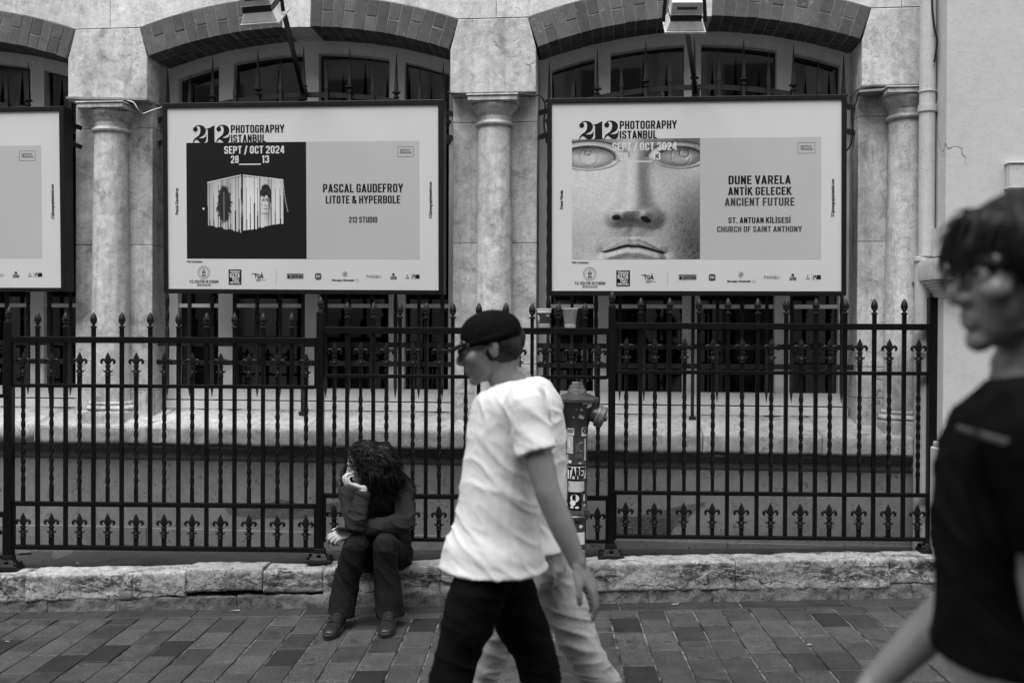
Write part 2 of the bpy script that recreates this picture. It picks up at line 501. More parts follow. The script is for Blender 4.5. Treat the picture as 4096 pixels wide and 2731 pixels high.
# ------------------------------------------------------------------ kerb of worn limestone blocks
def kz(x): return 0.238 + 0.0305 * x
kb, kr = MB(), MB()
M['rubble2'] = stone('bare_render', 0.15, 0.3, 0.4, 0.5, 0.5, 1.0, mott=40)
jx = [at(p, 2290, YK).x for p in (-420, -160, 100, 529, 742, 1050, 1292, 1760, 2330, 2941, 3560, 4150, 4700)]
for i in range(len(jx) - 1):
    a, b = jx[i] + .0015, jx[i + 1] - .0015
    low = (0.10 if i in (4, 5) else 0.068) + rg.uniform(-.012, .012)
    off = rg.uniform(-.004, .004)
    gridbox(kb, a, b, YK + off, 6.085, low, 0.238 + (.014 if i == 4 else rg.uniform(-.006, .003)), 0.0125, 0.02, 0.0065, freq=13, seed=i * 3.7, slope=0.0305, tone=rg.uniform(0.88, 1.08), rx=0.007)
xx = -4.5
while xx < 4.6:
    w = rg.uniform(.35, .8)
    gridbox(kr, xx, xx + w, YK + .005, 6.06, -0.05, 0.085, 0.014, 0.012, 0.010, freq=14, seed=xx * 2.1, slope=0.03, rx=0.004, tone=rg.uniform(.8, 1.2))
    xx += w
tag(kb.build('kerb', M['kerb'], smooth=True, recalc=True), kind='structure')
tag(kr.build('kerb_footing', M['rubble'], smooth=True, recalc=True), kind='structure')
sp = MB()
n = 60
vs = []
for j, yy in enumerate((6.07, 6.3, 6.75)):
    for i in range(n + 1):
        xq = -5 + 10 * i / n
        vs.append(Vector((xq, yy, kz(xq) - .012 + .004 * noise.noise(Vector((xq * 3, yy * 3, 0))) + (0.006 if j == 2 else 0))))
sp.add(vs, [(j * (n + 1) + i, j * (n + 1) + i + 1, (j + 1) * (n + 1) + i + 1, (j + 1) * (n + 1) + i) for j in range(2) for i in range(n)])
tag(sp.build('asphalt_strip', stone('old_asphalt', 0.055, 0.25, 0.4, 0.55, 0.3, 0.6)), kind='structure')

# ------------------------------------------------------------------ the stone building
V0, VP, VW = 0.06, 0.17, 0.42
bld = thing('stone_building', B(0, 0, 0), 'weathered limestone building front with brick arches and half columns behind the black railing', 'building')
zs = sum(bp(x, y, V0)[1] for x, y in ((272, 232), (588, 228), (1801, 200), (2144, 197), (3449, 168))) / 5
s1, s2 = (bp(588, 228, V0)[0], bp(1801, 200, V0)[0]), (bp(2144, 197, V0)[0], bp(3449, 168, V0)[0])
pitch = s2[0] - s1[0]
s0r = bp(272, 232, V0)[0]
s0 = (s0r - (s1[1] - s1[0]), s0r)
SPAN = [s0, s1, s2]
rise = 0.5 * ((bp(1198, 106, V0)[1] - zs) + (bp(2797, 71, V0)[1] - zs))
BT = 0.205
ZTOP = 5.6
def arc_of(s, dr=0.0):
    h = (s[1] - s[0]) / 2
    R = (h * h + rise * rise) / (2 * rise)
    return (s[0] + s[1]) / 2, zs + rise - R, R, math.asin(h / R)
def arc_pt(A, r, a): return A[0] + r * math.sin(a), A[1] + r * math.cos(a)
def ring_prism(mb, A, r0, r1, a0, a1, v0, v1, n=1, tone=1.0):
    for i in range(n):
        b0, b1 = a0 + (a1 - a0) * i / n, a0 + (a1 - a0) * (i + 1) / n
        q = [arc_pt(A, r0, b0), arc_pt(A, r0, b1), arc_pt(A, r1, b1), arc_pt(A, r1, b0)]
        mb.hexa([B(q[0][0], v0, q[0][1]), B(q[1][0], v0, q[1][1]), B(q[1][0], v1, q[1][1]), B(q[0][0], v1, q[0][1]),
                 B(q[3][0], v0, q[3][1]), B(q[2][0], v0, q[2][1]), B(q[2][0], v1, q[2][1]), B(q[3][0], v1, q[3][1])], tone)
wall, bt_ = MB(), None
zbt = None
ext = []
for s in SPAN:
    A = arc_of(s)
    amax = A[3] * 0.985
    ext.append((arc_pt(A, A[2] + BT, -amax), arc_pt(A, A[2] + BT, amax)))
ENDR = bp(3700, 150, V0)[0]
# masonry over each arch
for s, e in zip(SPAN, ext):
    A = arc_of(s); am = A[3] * 0.985
    n = 24
    for i in range(n):
        p, q = arc_pt(A, A[2] + BT + .004, -am + 2 * am * i / n), arc_pt(A, A[2] + BT + .004, -am + 2 * am * (i + 1) / n)
        wall.hexa([B(p[0], V0, p[1]), B(q[0], V0, q[1]), B(q[0], V0 + .35, q[1]), B(p[0], V0 + .35, p[1]), B(p[0], V0, ZTOP), B(q[0], V0, ZTOP), B(q[0], V0 + .35, ZTOP), B(p[0], V0 + .35, ZTOP)])
def slab(mb, poly, v0, v1, tone=1.0):
    mb.prism([B(u, v0, z) for u, z in poly], VD * (v1 - v0), tone)
gaps = [(ext[0][1], ext[1][0]), (ext[1][1], ext[2][0]), (ext[2][1], (ENDR, 0))]
for a, b in gaps:
    m_ = (a[0] + b[0]) / 2 + 0.02
    zb = a[1] + .004
    slab(wall, [(a[0], zb), (m_ - .002, zb), (m_ - .002, ZTOP), (a[0], ZTOP)], V0, V0 + .35, 0.97)
    slab(wall, [(m_ + .002, zb), (b[0], zb), (b[0], ZTOP), (m_ + .002, ZTOP)], V0, V0 + .35, 1.03)
slab(wall, [(-9, ext[0][0][1]), (ext[0][0][0], ext[0][0][1]), (ext[0][0][0], ZTOP), (-9, ZTOP)], V0, V0 + .28)
wall.build('wall', M['stone'], bld)
# impost blocks, half columns, piers
zblk = [bp(428, 389, V0)[1], bp(1973, 374, V0)[1], bp(3560, 352, V0)[1]]
zblk = sum(zblk) / 3
PU = [(bp(303, 683, VP)[0], bp(610, 683, VP)[0]), (bp(1812, 683, VP)[0], bp(2148, 683, VP)[0]), (bp(3432, 683, VP)[0], None)]
PU[2] = (PU[2][0], PU[2][0] + PU[1][1] - PU[1][0])
zled_f = 0.5 * (bp(100, 1699, -.08)[1] + bp(3500, 1745, -.08)[1])
zled_b = zled_f + 0.10
VLB = 0.42
def zled(v): return zled_f + (zled_b - zled_f) * (v + .08) / (VLB + .08)
for k in range(3):
    L = SPAN[k][1]
    Rr = SPAN[k + 1][0] if k < 2 else ENDR
    eL, eR = gaps[k]
    bk = MB()
    if k < 2:
        poly = [(L, zblk), (Rr, zblk), (Rr, zs), (eR[0], eR[1]), (eL[0], eL[1]), (L, zs)]
    else:
        poly = [(L, zblk), (Rr, zblk), (Rr, eL[1]), (eL[0], eL[1]), (L, zs)]
    slab(bk, poly, V0, VW + .01)
    bk.build('impost_block', M['pier'], bld, bevel=0.006)
    pr = MB()
    pu = PU[k]
    zj = [bp(456, 515, VP)[1], bp(456, 980, VP)[1], bp(456, 1445, VP)[1], bp(456, 1560, VP)[1]]
    zz = [zled(VP) - .03] + [z for z in reversed(zj)] + [zblk - .002]
    for i in range(len(zz) - 1):
        pr.box(pu[0], pu[1], VP, VW + .012, zz[i] + .0012, zz[i + 1] - .0012, B, tone=1 - .06 * (i % 2) - (0.1 if i == 0 else 0))
    pr.build('pier', M['pier'], bld, bevel=0.004)
    # half column
    uc = (pu[0] + pu[1]) / 2 + .004
    va = 0.125
    cm = MB()
    Yc = lambda z: B(uc, va, z)
    pc = 448 if k == 0 else (1980 if k == 1 else 3610)
    def zy(y): return bp(448, y, 0.0)[1]
    zc = lambda y: zy(y) 
    sh = []
    z0, z1 = zc(1604), zc(520)
    for i in range(25):
        t = i / 24
        sh.append((0.124 - 0.017 * t ** 1.6 + .0012 * noise.noise(Vector((t * 9, k * 5, 0))), z0 + (z1 - z0) * t))
    cm.lathe(sh, B(uc, va, 0), seg=40)
    cs = cm.build('column', M['pier'], bld, smooth='auto')
    cp = MB()
    cp.lathe([(0.105, zc(522)), (0.122, zc(518)), (0.126, zc(512)), (0.122, zc(506)), (0.108, zc(502)), (0.108, zc(480)), (0.116, zc(476)), (0.12, zc(470)), (0.128, zc(462)), (0.146, zc(450)), (0.15, zc(440)), (0.15, zc(435))], B(uc, va, 0), seg=40)
    w = 0.158
    cp.box(uc - w, uc + w, -0.035, VP + .002, zc(434), zc(416), B)
    cp.box(uc - w - .008, uc + w + .008, -0.043, VP + .002, zc(416) + .0005, zc(409), B)
    cp.build('capital', M['pier'], cs, smooth='auto', bevel=0.004)
    bs = MB()
    zb0 = zled(-.03)
    bs.lathe([(0.122, zc(1606)), (0.138, zc(1609)), (0.142, zc(1616)), (0.136, zc(1622)), (0.15, zc(1626)), (0.158, zc(1634)), (0.150, zc(1642)), (0.14, zc(1644))], B(uc, va, 0), seg=40)
    gridbox(bs, uc - .158, uc + .158, -.04, VP + .01, zled(-.04) - .03, zc(1645), 0.016, 0.01, 0.006, B, seed=k)
    bs.build('column_base', M['pier'], cs, smooth='auto')
# brick arches
for k, s in enumerate(SPAN):
    A = arc_of(s)
    ba, mo, ks = MB(), MB(), MB()
    am = A[3] * 0.985
    hk = 0.096 / A[2]
    rb = random.Random(20 + k)
    for sgn in (-1, 1):
        ba, mo = MB(), MB()
        nb = 13
        for i in range(nb):
            a0, a1 = hk + (am - hk) * i / nb, hk + (am - hk) * (i + 1) / nb
            j = 0.0026 / A[2]
            parts = [(A[2] + .001, A[2] + BT)] if i % 2 == 0 else [(A[2] + .001, A[2] + BT * rb.uniform(.46, .56) - .003), None]
            if parts[-1] is None: parts[1] = (parts[0][1] + .006, A[2] + BT)
            for (r0, r1) in parts:
                for (v0, v1) in ((V0 - .004 + rb.uniform(-.0015, .0015), V0 + .135), (V0 + .142, V0 + .20), (V0 + .207, V0 + .355)):
                    ring_prism(ba, A, r0 + rb.uniform(0, .003), r1 - rb.uniform(0, .002), sgn * (a0 + j), sgn * (a1 - j), v0, v1, 1, rb.uniform(.72, 1.25))
        ring_prism(mo, A, A[2] + .004, A[2] + BT + .002, sgn * hk, sgn * am, V0 + .0005, V0 + .36, 15)
        a = ba.build('brick_arch', M['brick'], bld, bevel=0.0025)
        mo.build('mortar_joints', M['mortar'], a)
    ring_prism(ks, A, A[2] + .001, A[2] + BT + .003, -hk + .001, hk - .001, V0 - .003, V0 + .36, 4)
    ks.build('keystone', M['stone'], bld)
# ledge with separate stones, cavetto under it, plinth
zlb = 0.5 * (bp(50, 1766, -.08)[1] + bp(3600, 1832, -.08)[1])
lj = [-9, -6.6, bp(-520, 1730, -.08)[0], bp(135, 1730, -.08)[0], bp(588, 1730, -.08)[0], bp(1052, 1730, -.08)[0], bp(1225, 1730, -.08)[0], bp(1800, 1730, -.08)[0], bp(2330, 1730, -.08)[0], bp(2812, 1730, -.08)[0], bp(3290, 1730, -.08)[0], bp(3655, 1730, -.08)[0]]
for i in range(len(lj) - 1):
    lm = MB()
    def Fl(u, v, z):
        if z > zlb + .05: z += (zled_b - zled_f) * max(0, (v + .08)) / (VLB + .08) * (z - zlb) / (zled_f - zlb)
        return B(u, v, z)
    gridbox(lm, lj[i] + .0015, lj[i + 1] - .0015, -.08, VLB, zlb, zled_f, 0.02 if lj[i] > -4 else 0.08, 0.014, 0.005, Fl, freq=11, seed=i * 2.3, rx=0.004, tone=random.uniform(.9, 1.08))
    lm.build('ledge_stone', M['ledge'], bld, smooth=True)
zm = 0.5 * (bp(100, 1824, 0)[1] + bp(3500, 1893, 0)[1])
pm = MB()
prof = [(-.055, zlb + .002), (-.055, zlb - .018), (-.03, zlb - .04), (-.012, zlb - .06), (-.012, zm + .016), (-.004, zm), (.08, zm), (.08, zlb + .002)]
pm.prism([B(-9, v, z) for v, z in prof], UD * (9 + bp(3655, 1730, -.05)[0]))
pm.build('moulding', M['moulding'], bld)
pw = MB()
UE = bp(3668, 1950, 0)[0]
pw.box(-9, UE, 0.0, 0.3, -.2, zm - .001, B)
pw.build('plinth_wall', M['plinth'], bld)
for kx, pol in ((0, [(1030, 770), (1060, 760), (1120, 752), (1180, 740), (1230, 742), (1282, 725), (1350, 735), (1365, 750), (1440, 755), (1448, 800), (1380, 812), (1300, 815), (1240, 806), (1160, 817), (1100, 800), (1055, 795)]),
                (2048, [(474, 806), (520, 800), (560, 806), (620, 790), (700, 772), (790, 752), (890, 738), (884, 758), (846, 770), (820, 802), (796, 828), (742, 856), (724, 898), (474, 898)]), (0, [(1500, 745), (1545, 735), (1570, 750), (1600, 800), (1500, 806)])):
    rp = MB()
    rp.prism([B(bp(kx + x / 1.148, 1365 + y / 1.148, -.0015)[0], -.0015, bp(kx + x / 1.148, 1365 + y / 1.148, -.0015)[1]) for x, y in pol], VD * .0014)
    rp.build('bare_patch', M['rubble2'], bld)
bc = MB()
zbc = 0.5 * (bp(500, 2106, 0)[1] + bp(2600, 2158, 0)[1])
ucs = [-9, -6] + [bp(p, 2150, 0)[0] for p in (-500, 160, 590, 1260, 1950, 2910, 3375, 3668)]
for a, b in zip(ucs[:-1], ucs[1:]):
    bc.box(a + .0015, b - .0015, -.016, -.0005, 0.0, zbc + random.uniform(-.004, .004), B, tone=random.uniform(.75, .95))
bc.build('base_course', M['plinth'], bld, bevel=0.004)
# windows
WF = (0.181, 0.233, 0.472, 0.527, 0.768, 0.82)
def wz(y): return 0.5 * (bp(1230, y, VW)[1] + bp(2790, y + 17, VW)[1])
zsill_t, zsill_b = wz(1605), wz(1637)
zglb, ztrs = wz(1553), wz(1216)
for k, s in enumerate(SPAN):
    A = arc_of(s)
    uL, uR = (PU[k - 1][1] if k else s[0] + .03), PU[k][0]
    W = uR - uL
    rin = A[2] - 0.082
    uc_ = (uL + uR) / 2
    def ztop(u, r): return A[1] + math.sqrt(max(r * r - (u - A[0]) ** 2, 0))
    fr = MB()
    aw = math.asin(min(.99, (max(abs(uL - A[0]), abs(uR - A[0])) + .03) / A[2]))
    ring_prism(fr, A, rin, A[2] + .012, -aw, aw, VW - .03, VW + .05, 28)
    ring_prism(fr, A, rin + .045, A[2] + .011, -aw, aw, VW - .038, VW - .031, 28)
    def vert(a, b, v0):
        n = 3
        top = [(b - (b - a) * i / n, ztop(b - (b - a) * i / n, rin + .004)) for i in range(n + 1)]
        slab(fr, [(a, zglb), (b, zglb)] + top, v0, VW + .045)
    vert(uL, uL + .039 * W, VW - .027)
    vert(uL + .969 * W, uR, VW - .027)
    for a, b in zip(WF[0::2], WF[1::2]): vert(uL + a * W, uL + b * W, VW - .025)
    fr.box(uL, uR, VW - .028, VW + .046, zsill_t + .008, zglb + .001, B)
    wf = fr.build('window', M['frame'], bld, bevel=0.003)
    sl_ = MB()
    sl_.box(uL + .01, uR - .008, VW - .07, VW + .03, zsill_b, zsill_t, B)
    sl_.build('sill', M['frame'], wf, bevel=0.003)
    ed = [0.039] + list(WF) + [0.969]
    for a, b in zip(ed[0::2], ed[1::2]):
        a, b = uL + a * W, uL + b * W
        tb = MB()
        tb.box(a + .001, b - .001, VW - .012, VW + .03, ztrs - .013, ztrs + .013, B)
        tb.build('glazing_bar', M['frame'], wf)
        gp = MB()
        n = 6
        top = [(b + .004 - (b - a + .008) * i / n, ztop(b - (b - a) * i / n, rin + .02)) for i in range(n + 1)]
        slab(gp, [(a - .004, zglb - .01), (b + .004, zglb - .01)] + top, VW + .036, VW + .042)
        gp.build('pane', M['glass'], wf)
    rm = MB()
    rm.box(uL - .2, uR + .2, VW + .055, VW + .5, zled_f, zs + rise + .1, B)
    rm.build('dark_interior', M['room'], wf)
    # iron grille
    gl = MB()
    vg = 0.24
    up = lambda px: 0
    zr1, zr2 = wz(1372), wz(1447)
    d1 = 0.0
    def zarc(u, zc_): return zc_ - 0.155 * ((u - A[0]) / (W / 2)) ** 2
    zA, zB = bp(1212, 378, vg)[1], bp(1212, 378, vg)[1] - .16
    go = None
    for zr in (zr1, zr2):
        gl = MB()
        gl.box(uL - .01, uR + .01, vg + .014, vg + .026, zr - .017, zr + .017, B)
        if go is None: go = gl.build('window_grille', M['grille'], bld)
        else: gl.build('rail', M['grille'], go)
    for zc_ in (zA, zB):
        gl = MB()
        n = 20
        for i in range(n):
            a, b = uL + W * i / n, uL + W * (i + 1) / n
            gl.bar(B(a, vg + .016, zarc(a, zc_)), B(b, vg + .016, zarc(b, zc_)), .012, .034, VD)
        gl.build('arched_rail', M['grille'], go)
    nb = 13
    for i in range(nb):
        u = uL + W * (0.036 + 0.926 * i / (nb - 1))
        tall = i % 2 == 0
        tip = zarc(u, zA) + (0.325 if tall else 0.25)
        br = MB()
        zt = wz(1583)
        h = 0.0105
        pts = [(zt, .0015), (zt + .06, h * .9)]
        P = [B(u, vg, zt)] + [B(u, vg, zt + .09)]
        ang = 0
        prof, vs_, fs_ = [], [], []
        zA_ = zarc(u, zA)
        if i == 6: zl = [(zled(vg) - .01, h), (zt + .03, h)]
        else: zl = [(zt, .0012), (zt + .085, h)]
        nsub = 36
        for q in range(nsub + 1): zl.append((zr1 + .03 + (zB - .25 - zr1) * q / nsub, h))
        zl += [(zA_ + (.045 if tall else .02), h), (zA_ + (.075 if tall else .04), h * 1.22), (tip, .001)]
        for q, (z_, r_) in enumerate(zl):
            tw = (math.pi * 5 * max(0, min(1, (q - 4) / (nsub - 6)))) if (tall and i != 6) else 0
            for c in range(4):
                an = tw + math.pi / 4 + c * math.pi / 2
                vs_.append(B(u + r_ * 1.414 * math.cos(an), vg + r_ * 1.414 * math.sin(an), z_))
        nn = len(zl)
        for q in range(nn - 1):
            for c in range(4):
                fs_.append((q * 4 + c, q * 4 + (c + 1) % 4, q * 4 + 4 + (c + 1) % 4, q * 4 + 4 + c))
        fs_ += [(3, 2, 1, 0), tuple((nn - 1) * 4 + c for c in range(4))]
        br.add(vs_, fs_)
        if tall:
            zc_ = zA_ + .05
            br.lathe([(.009, zc_ - .035), (.02, zc_ - .028), (.02, zc_ - .02), (.011, zc_ - .014), (.011, zc_ - .004), (.028, zc_ + .002), (.028, zc_ + .01), (.013, zc_ + .018)], B(u, vg, 0), seg=12)
        if i == 6: br.box(u - .022, u + .022, vg - .02, vg + .03, zled(vg) - .01, zled(vg) + .02, B)
        br.build('grille_bar', M['grille'], go)
# metal drip strips over capitals and a cable
for k, (x0, y0, x1, y1) in enumerate(((264, 388, 586, 394), (3436, 362, 3674, 343))):
    mm = MB()
    (u0, z0), (u1, z1) = bp(x0, y0, V0 - .03), bp(x1, y1, V0 - .03)
    mm.hexa([B(u0, V0 - .03, z0 - .012), B(u1, V0 - .03, z1 - .012), B(u1, V0 + .1, z1 - .012), B(u0, V0 + .1, z0 - .012), B(u0, V0 - .03, z0 + .002), B(u1, V0 - .03, z1 + .002), B(u1, V0 + .1, z1 + .004), B(u0, V0 + .1, z0 + .004)])
    mm.build('drip_strip', M['metal'], bld)
def cable(pxs, v, r, label, mat='posterframe'):
    mb = MB()
    pts = []
    for q in pxs:
        vv = q[2] if len(q) > 2 else v
        u, z = bp(q[0], q[1], vv)
        pts.append((B(u, vv, z), r))
    p, rr = spline(pts, 6)
    mb.tube(p, [a[0] for a in rr], 6)
    return tag(mb.build('cable', M[mat], smooth=True, origin=p[0]), label, 'cable', 'cables on the stone front')
cable(((510, 404), (535, 412), (552, 438), (570, 456, -.02), (600, 446, 0), (648, 430, .05)), -.06, .006, 'bent pale conduit dropping from the capital beside the furthest poster to the next poster', 'metal')
cable(((1796, 360, .1), (1794, 370), (1830, 375), (1930, 377), (2048, 374), (2140, 384), (2160, 378)), V0 - .012, .005, 'thin cable running along the bottom of the block over the middle column', 'posterframe')
cable(((2165, 385), (2180, 420), (2176, 500), (2186, 560)), .03, .006, 'black cable hanging down behind the edge of the stone face poster', 'posterframe')
cable(((3435, 370), (3425, 410), (3408, 450), (3412, 520), (3405, 575), (3385, 605)), .03, .005, 'black cable looping behind the far edge of the stone face poster beside the end column', 'posterframe')

# ------------------------------------------------------------------ neighbour
NY, NX = 5.95, at(3783, 900, 5.95).x
nb_ = thing('stucco_building', (NX, NY, 0), 'plain pale stucco building corner with moulded cap and drainpipe beyond the railing', 'building')
m_ = MB()
m_.box(NX, 9, NY, NY + 3, -.2, 5.8)
zz1 = at(3783, 900, NY).z
m_.build('wall', M['stucco'], nb_, bevel=0.01)
fz = MB()
fz.box(NX - .03, NX + .62, NY - .03, NY + .3, at(3770, 1022, NY).z, at(3770, 908, NY).z)
z0, z1 = at(3720, 1118, NY - .1).z, at(3720, 1030, NY - .1).z
gridbox(fz, NX - .105, NX + .70, NY - .11, NY + .3, z0, z1, .02, .012, .005)
zb = at(3756, 1190, NY).z
for i in range(6):
    t0, t1 = i / 6, (i + 1) / 6
    o = lambda t: 0.012 + 0.07 * (t ** 1.8)
    fz.box(NX - o(t1), NX + .6 + o(t1), NY - o(t1), NY + .3, zb + (z0 - zb) * t0 + .0004, zb + (z0 - zb) * t1)
fz.build('pilaster_cap', M['stucco'], nb_, smooth='auto')
pl = MB()
pl.box(NX - .012, NX + .6, NY - .012, NY + .3, 0, zb)
pl.box(NX - .05, NX + .66, NY - .05, NY + .3, 0, at(3756, 1790, NY).z)
pl.box(NX - .035, NX + .64, NY - .035, NY + .3, at(3756, 1790, NY).z + .0003, at(3756, 1768, NY).z)
pl.build('pilaster', M['stucco'], nb_, bevel=0.008)
# drainpipe in the corner
px0 = at(3708, 500, 6.11)
dp = MB()
PX, PY = px0.x, 6.108
zc1 = at(3708, 1026, PY).z
dp.lathe([(.047, zc1), (.047, 5.7)], (PX, PY, 0), seg=24)
for y in (368, 424):
    z = at(3708, y, PY).z
    dp.lathe([(.047, z - .006), (.053, z - .004), (.053, z + .006), (.047, z + .008)], (PX, PY, 0), seg=24)
dr = dp.build('drainpipe', M['pipe'], nb_, smooth='auto')
cl = MB()
z = at(3708, 437, PY).z
cl.lathe([(.050, z - .02), (.055, z - .018), (.055, z + .018), (.050, z + .02)], (PX, PY, 0), seg=24)
cl.box(PX + .05, PX + .075, PY - .025, PY - .01, z - .022, z + .022)
cl.build('pipe_clamp', M['pipe'], dr, smooth='auto')
lp = MB()
lp.lathe([(.05, .2), (.05, zc1 - .03), (.06, zc1 - .026), (.06, zc1 - .004), (.048, zc1)], (PX - .008, PY + .022, 0), seg=24)
lp.build('lower_pipe', M['pipe'], nb_, smooth='auto')
cbl = MB()
pts = [(at(x, y, PY - .055), .006) for x, y in ((3728, -40), (3730, 40), (3738, 110), (3748, 160), (3745, 200), (3737, 250))]
p, rr = spline(pts, 5)
cbl.tube(p, [a[0] for a in rr], 6)
tag(cbl.build('cable', M['posterframe'], smooth=True, origin=p[0]), 'dark cable hanging beside the drainpipe in the building corner', 'cable')
# back return wall between pipe and stone building
rt = MB()
rt.box(ENDR - .02, NX + .05, 6.17, 6.4, 0, 5.6)
rt.build('return_wall', M['pipe'], nb_)
# meter box on the stucco
bx = MB()
p0, p1 = at(4040, 655, NY - .06), at(4250, 745, NY - .06)
bx.box(p0.x, p1.x, NY - .06, NY - .001, p1.z, p0.z)
bx.box(p0.x - .008, p1.x, NY - .068, NY - .001, p1.z - .012, p1.z - .0005)
bx.box(p0.x - .008, p1.x, NY - .068, NY - .001, p0.z + .0005, p0.z + .012)
tag(bx.build('wall_box', M['pipe'], bevel=0.004, origin=(p0.x, NY, p1.z)), 'small pale box with a bright rim fixed high on the stucco wall', 'wall box')

# ------------------------------------------------------------------ far side of the street (behind the viewer, mirrored in the panes)
ob = thing('street_front', (0, -4.6, 0), 'plain tall street front across the paving, behind the viewer', 'building')
b = MB()
b.box(-26, 26, -5.2, -4.95, -.5, 10.5)
for z in (3.6, 7.0, 10.3): b.box(-26, 26, -4.95, -4.7, z, z + .22)
xx = -25.5
while xx < 25:
    b.box(xx, xx + .9, -4.949, -4.7, -.5, 3.59)
    for z in (3.83, 7.23): b.box(xx, xx + .9, -4.949, -4.8, z, z + 3.0)
    xx += 2.6
b.build('wall', plain('street_front_plaster', 0.45, 0.8, 0.2, 0.2, 2), ob)
b = MB()
xx = -24.6
while xx < 24:
    for z in (.3, 4.3, 7.6): b.box(xx + .3, xx + 1.4, -4.949, -4.92, z, z + 2.2)
    xx += 2.6
b.build('window', M['glass'], ob)
# ------------------------------------------------------------------ iron railing
FY = 6.05
fz_ = lambda px, py: at(px, py, FY)
rail = thing('iron_railing', (fz_(1280, 2200).x, FY, kz(0)), 'black wrought iron railing with acorn tips, twisted bars and fleur-de-lis standing on the stone kerb', 'railing')
# prototypes at the origin
def fleur_mesh():
    mb = MB()
    # central leaf, flattened, with a mid rib
    L = [(0.004, .056), (.009, .062), (.0165, .082), (.0195, .1), (.0165, .116), (.009, .132), (.0015, .147)]
    vs, fs = [], []
    for r, z in L:
        for c in range(8):
            an = c * math.pi / 4
            rr = r if c % 4 == 0 else (r * .62 if c % 2 == 0 else r * .66)
            vs.append(Vector((rr * math.cos(an), rr * .62 * math.sin(an), z)))
    for i in range(len(L) - 1):
        for c in range(8): fs.append((i * 8 + c, i * 8 + (c + 1) % 8, i * 8 + 8 + (c + 1) % 8, i * 8 + 8 + c))
    mb.add(vs, fs)
    for s in (-1, 1):
        p, r = spline([(Vector((s * .004, 0, .060)), .0026), (Vector((s * .010, 0, .082)), .0075), (Vector((s * .020, 0, .098)), .0085), (Vector((s * .033, 0, .100)), .0095), (Vector((s * .0415, 0, .089)), .0085), (Vector((s * .038, 0, .079)), .0065), (Vector((s * .032, 0, .080)), .004)], 4)
        mb.tube(p, [(a[0], a[1] * .85) for a in r], 8)
        p, r = spline([(Vector((s * .006, 0, .050)), .007), (Vector((s * .010, 0, .036)), .0065), (Vector((s * .018, 0, .028)), .0055), (Vector((s * .026, 0, .031)), .004), (Vector((s * .027, 0, .038)), .0025)], 4)
        mb.tube(p, [a[0] for a in r], 8)
    mb.lathe([(.011, .052), (.0165, .055), (.0175, .060), (.0165, .065), (.011, .068)], (0, 0, 0), seg=12)
    mb.lathe([(.0125, 0), (.019, .001), (.019, .005), (.0145, .008), (.0155, .018), (.0165, .0195), (.0165, .021), (.0135, .027), (.0095, .04), (.0085, .055), (.006, .062)], (0, 0, 0), seg=12)
    return mb
def acorn_mesh(k=1.0):
    mb = MB()
    mb.lathe([(.0125, -.003), (.0125, 0), (.019, .001), (.0195, .005), (.0185, .009), (.011, .012), (.0085, .018), (.0095, .024), (.0165, .029), (.018, .033), (.0165, .036), (.0205, .042), (.0212, .050), (.019, .063), (.0135, .078), (.006, .091), (.001, .097)], (0, 0, 0), seg=18)
    return mb
def proto(mb, name, mat, smooth):
    me = mb.mesh(name)
    bm = bmesh.new(); bm.from_mesh(me); bmesh.ops.recalc_face_normals(bm, faces=bm.faces); bm.to_mesh(me); bm.free()
    me.materials.append(mat)
    if smooth:
        me.polygons.foreach_set('use_smooth', [True] * len(me.polygons))
        if smooth == 'auto': me.set_sharp_from_angle(angle=math.radians(45))
    return me
ME_FL = proto(fleur_mesh(), 'fleur_de_lis', M['cast'], 'auto')
ME_AC = proto(acorn_mesh(), 'acorn_finial', M['cast'], 'auto')
def put(me, name, parent, loc, rz=0.0):
    o = link(bpy.data.objects.new(name, me))
    o.parent = parent
    o.location = Vector(loc) - wloc(parent)
    o.rotation_euler.z = rz
    return o
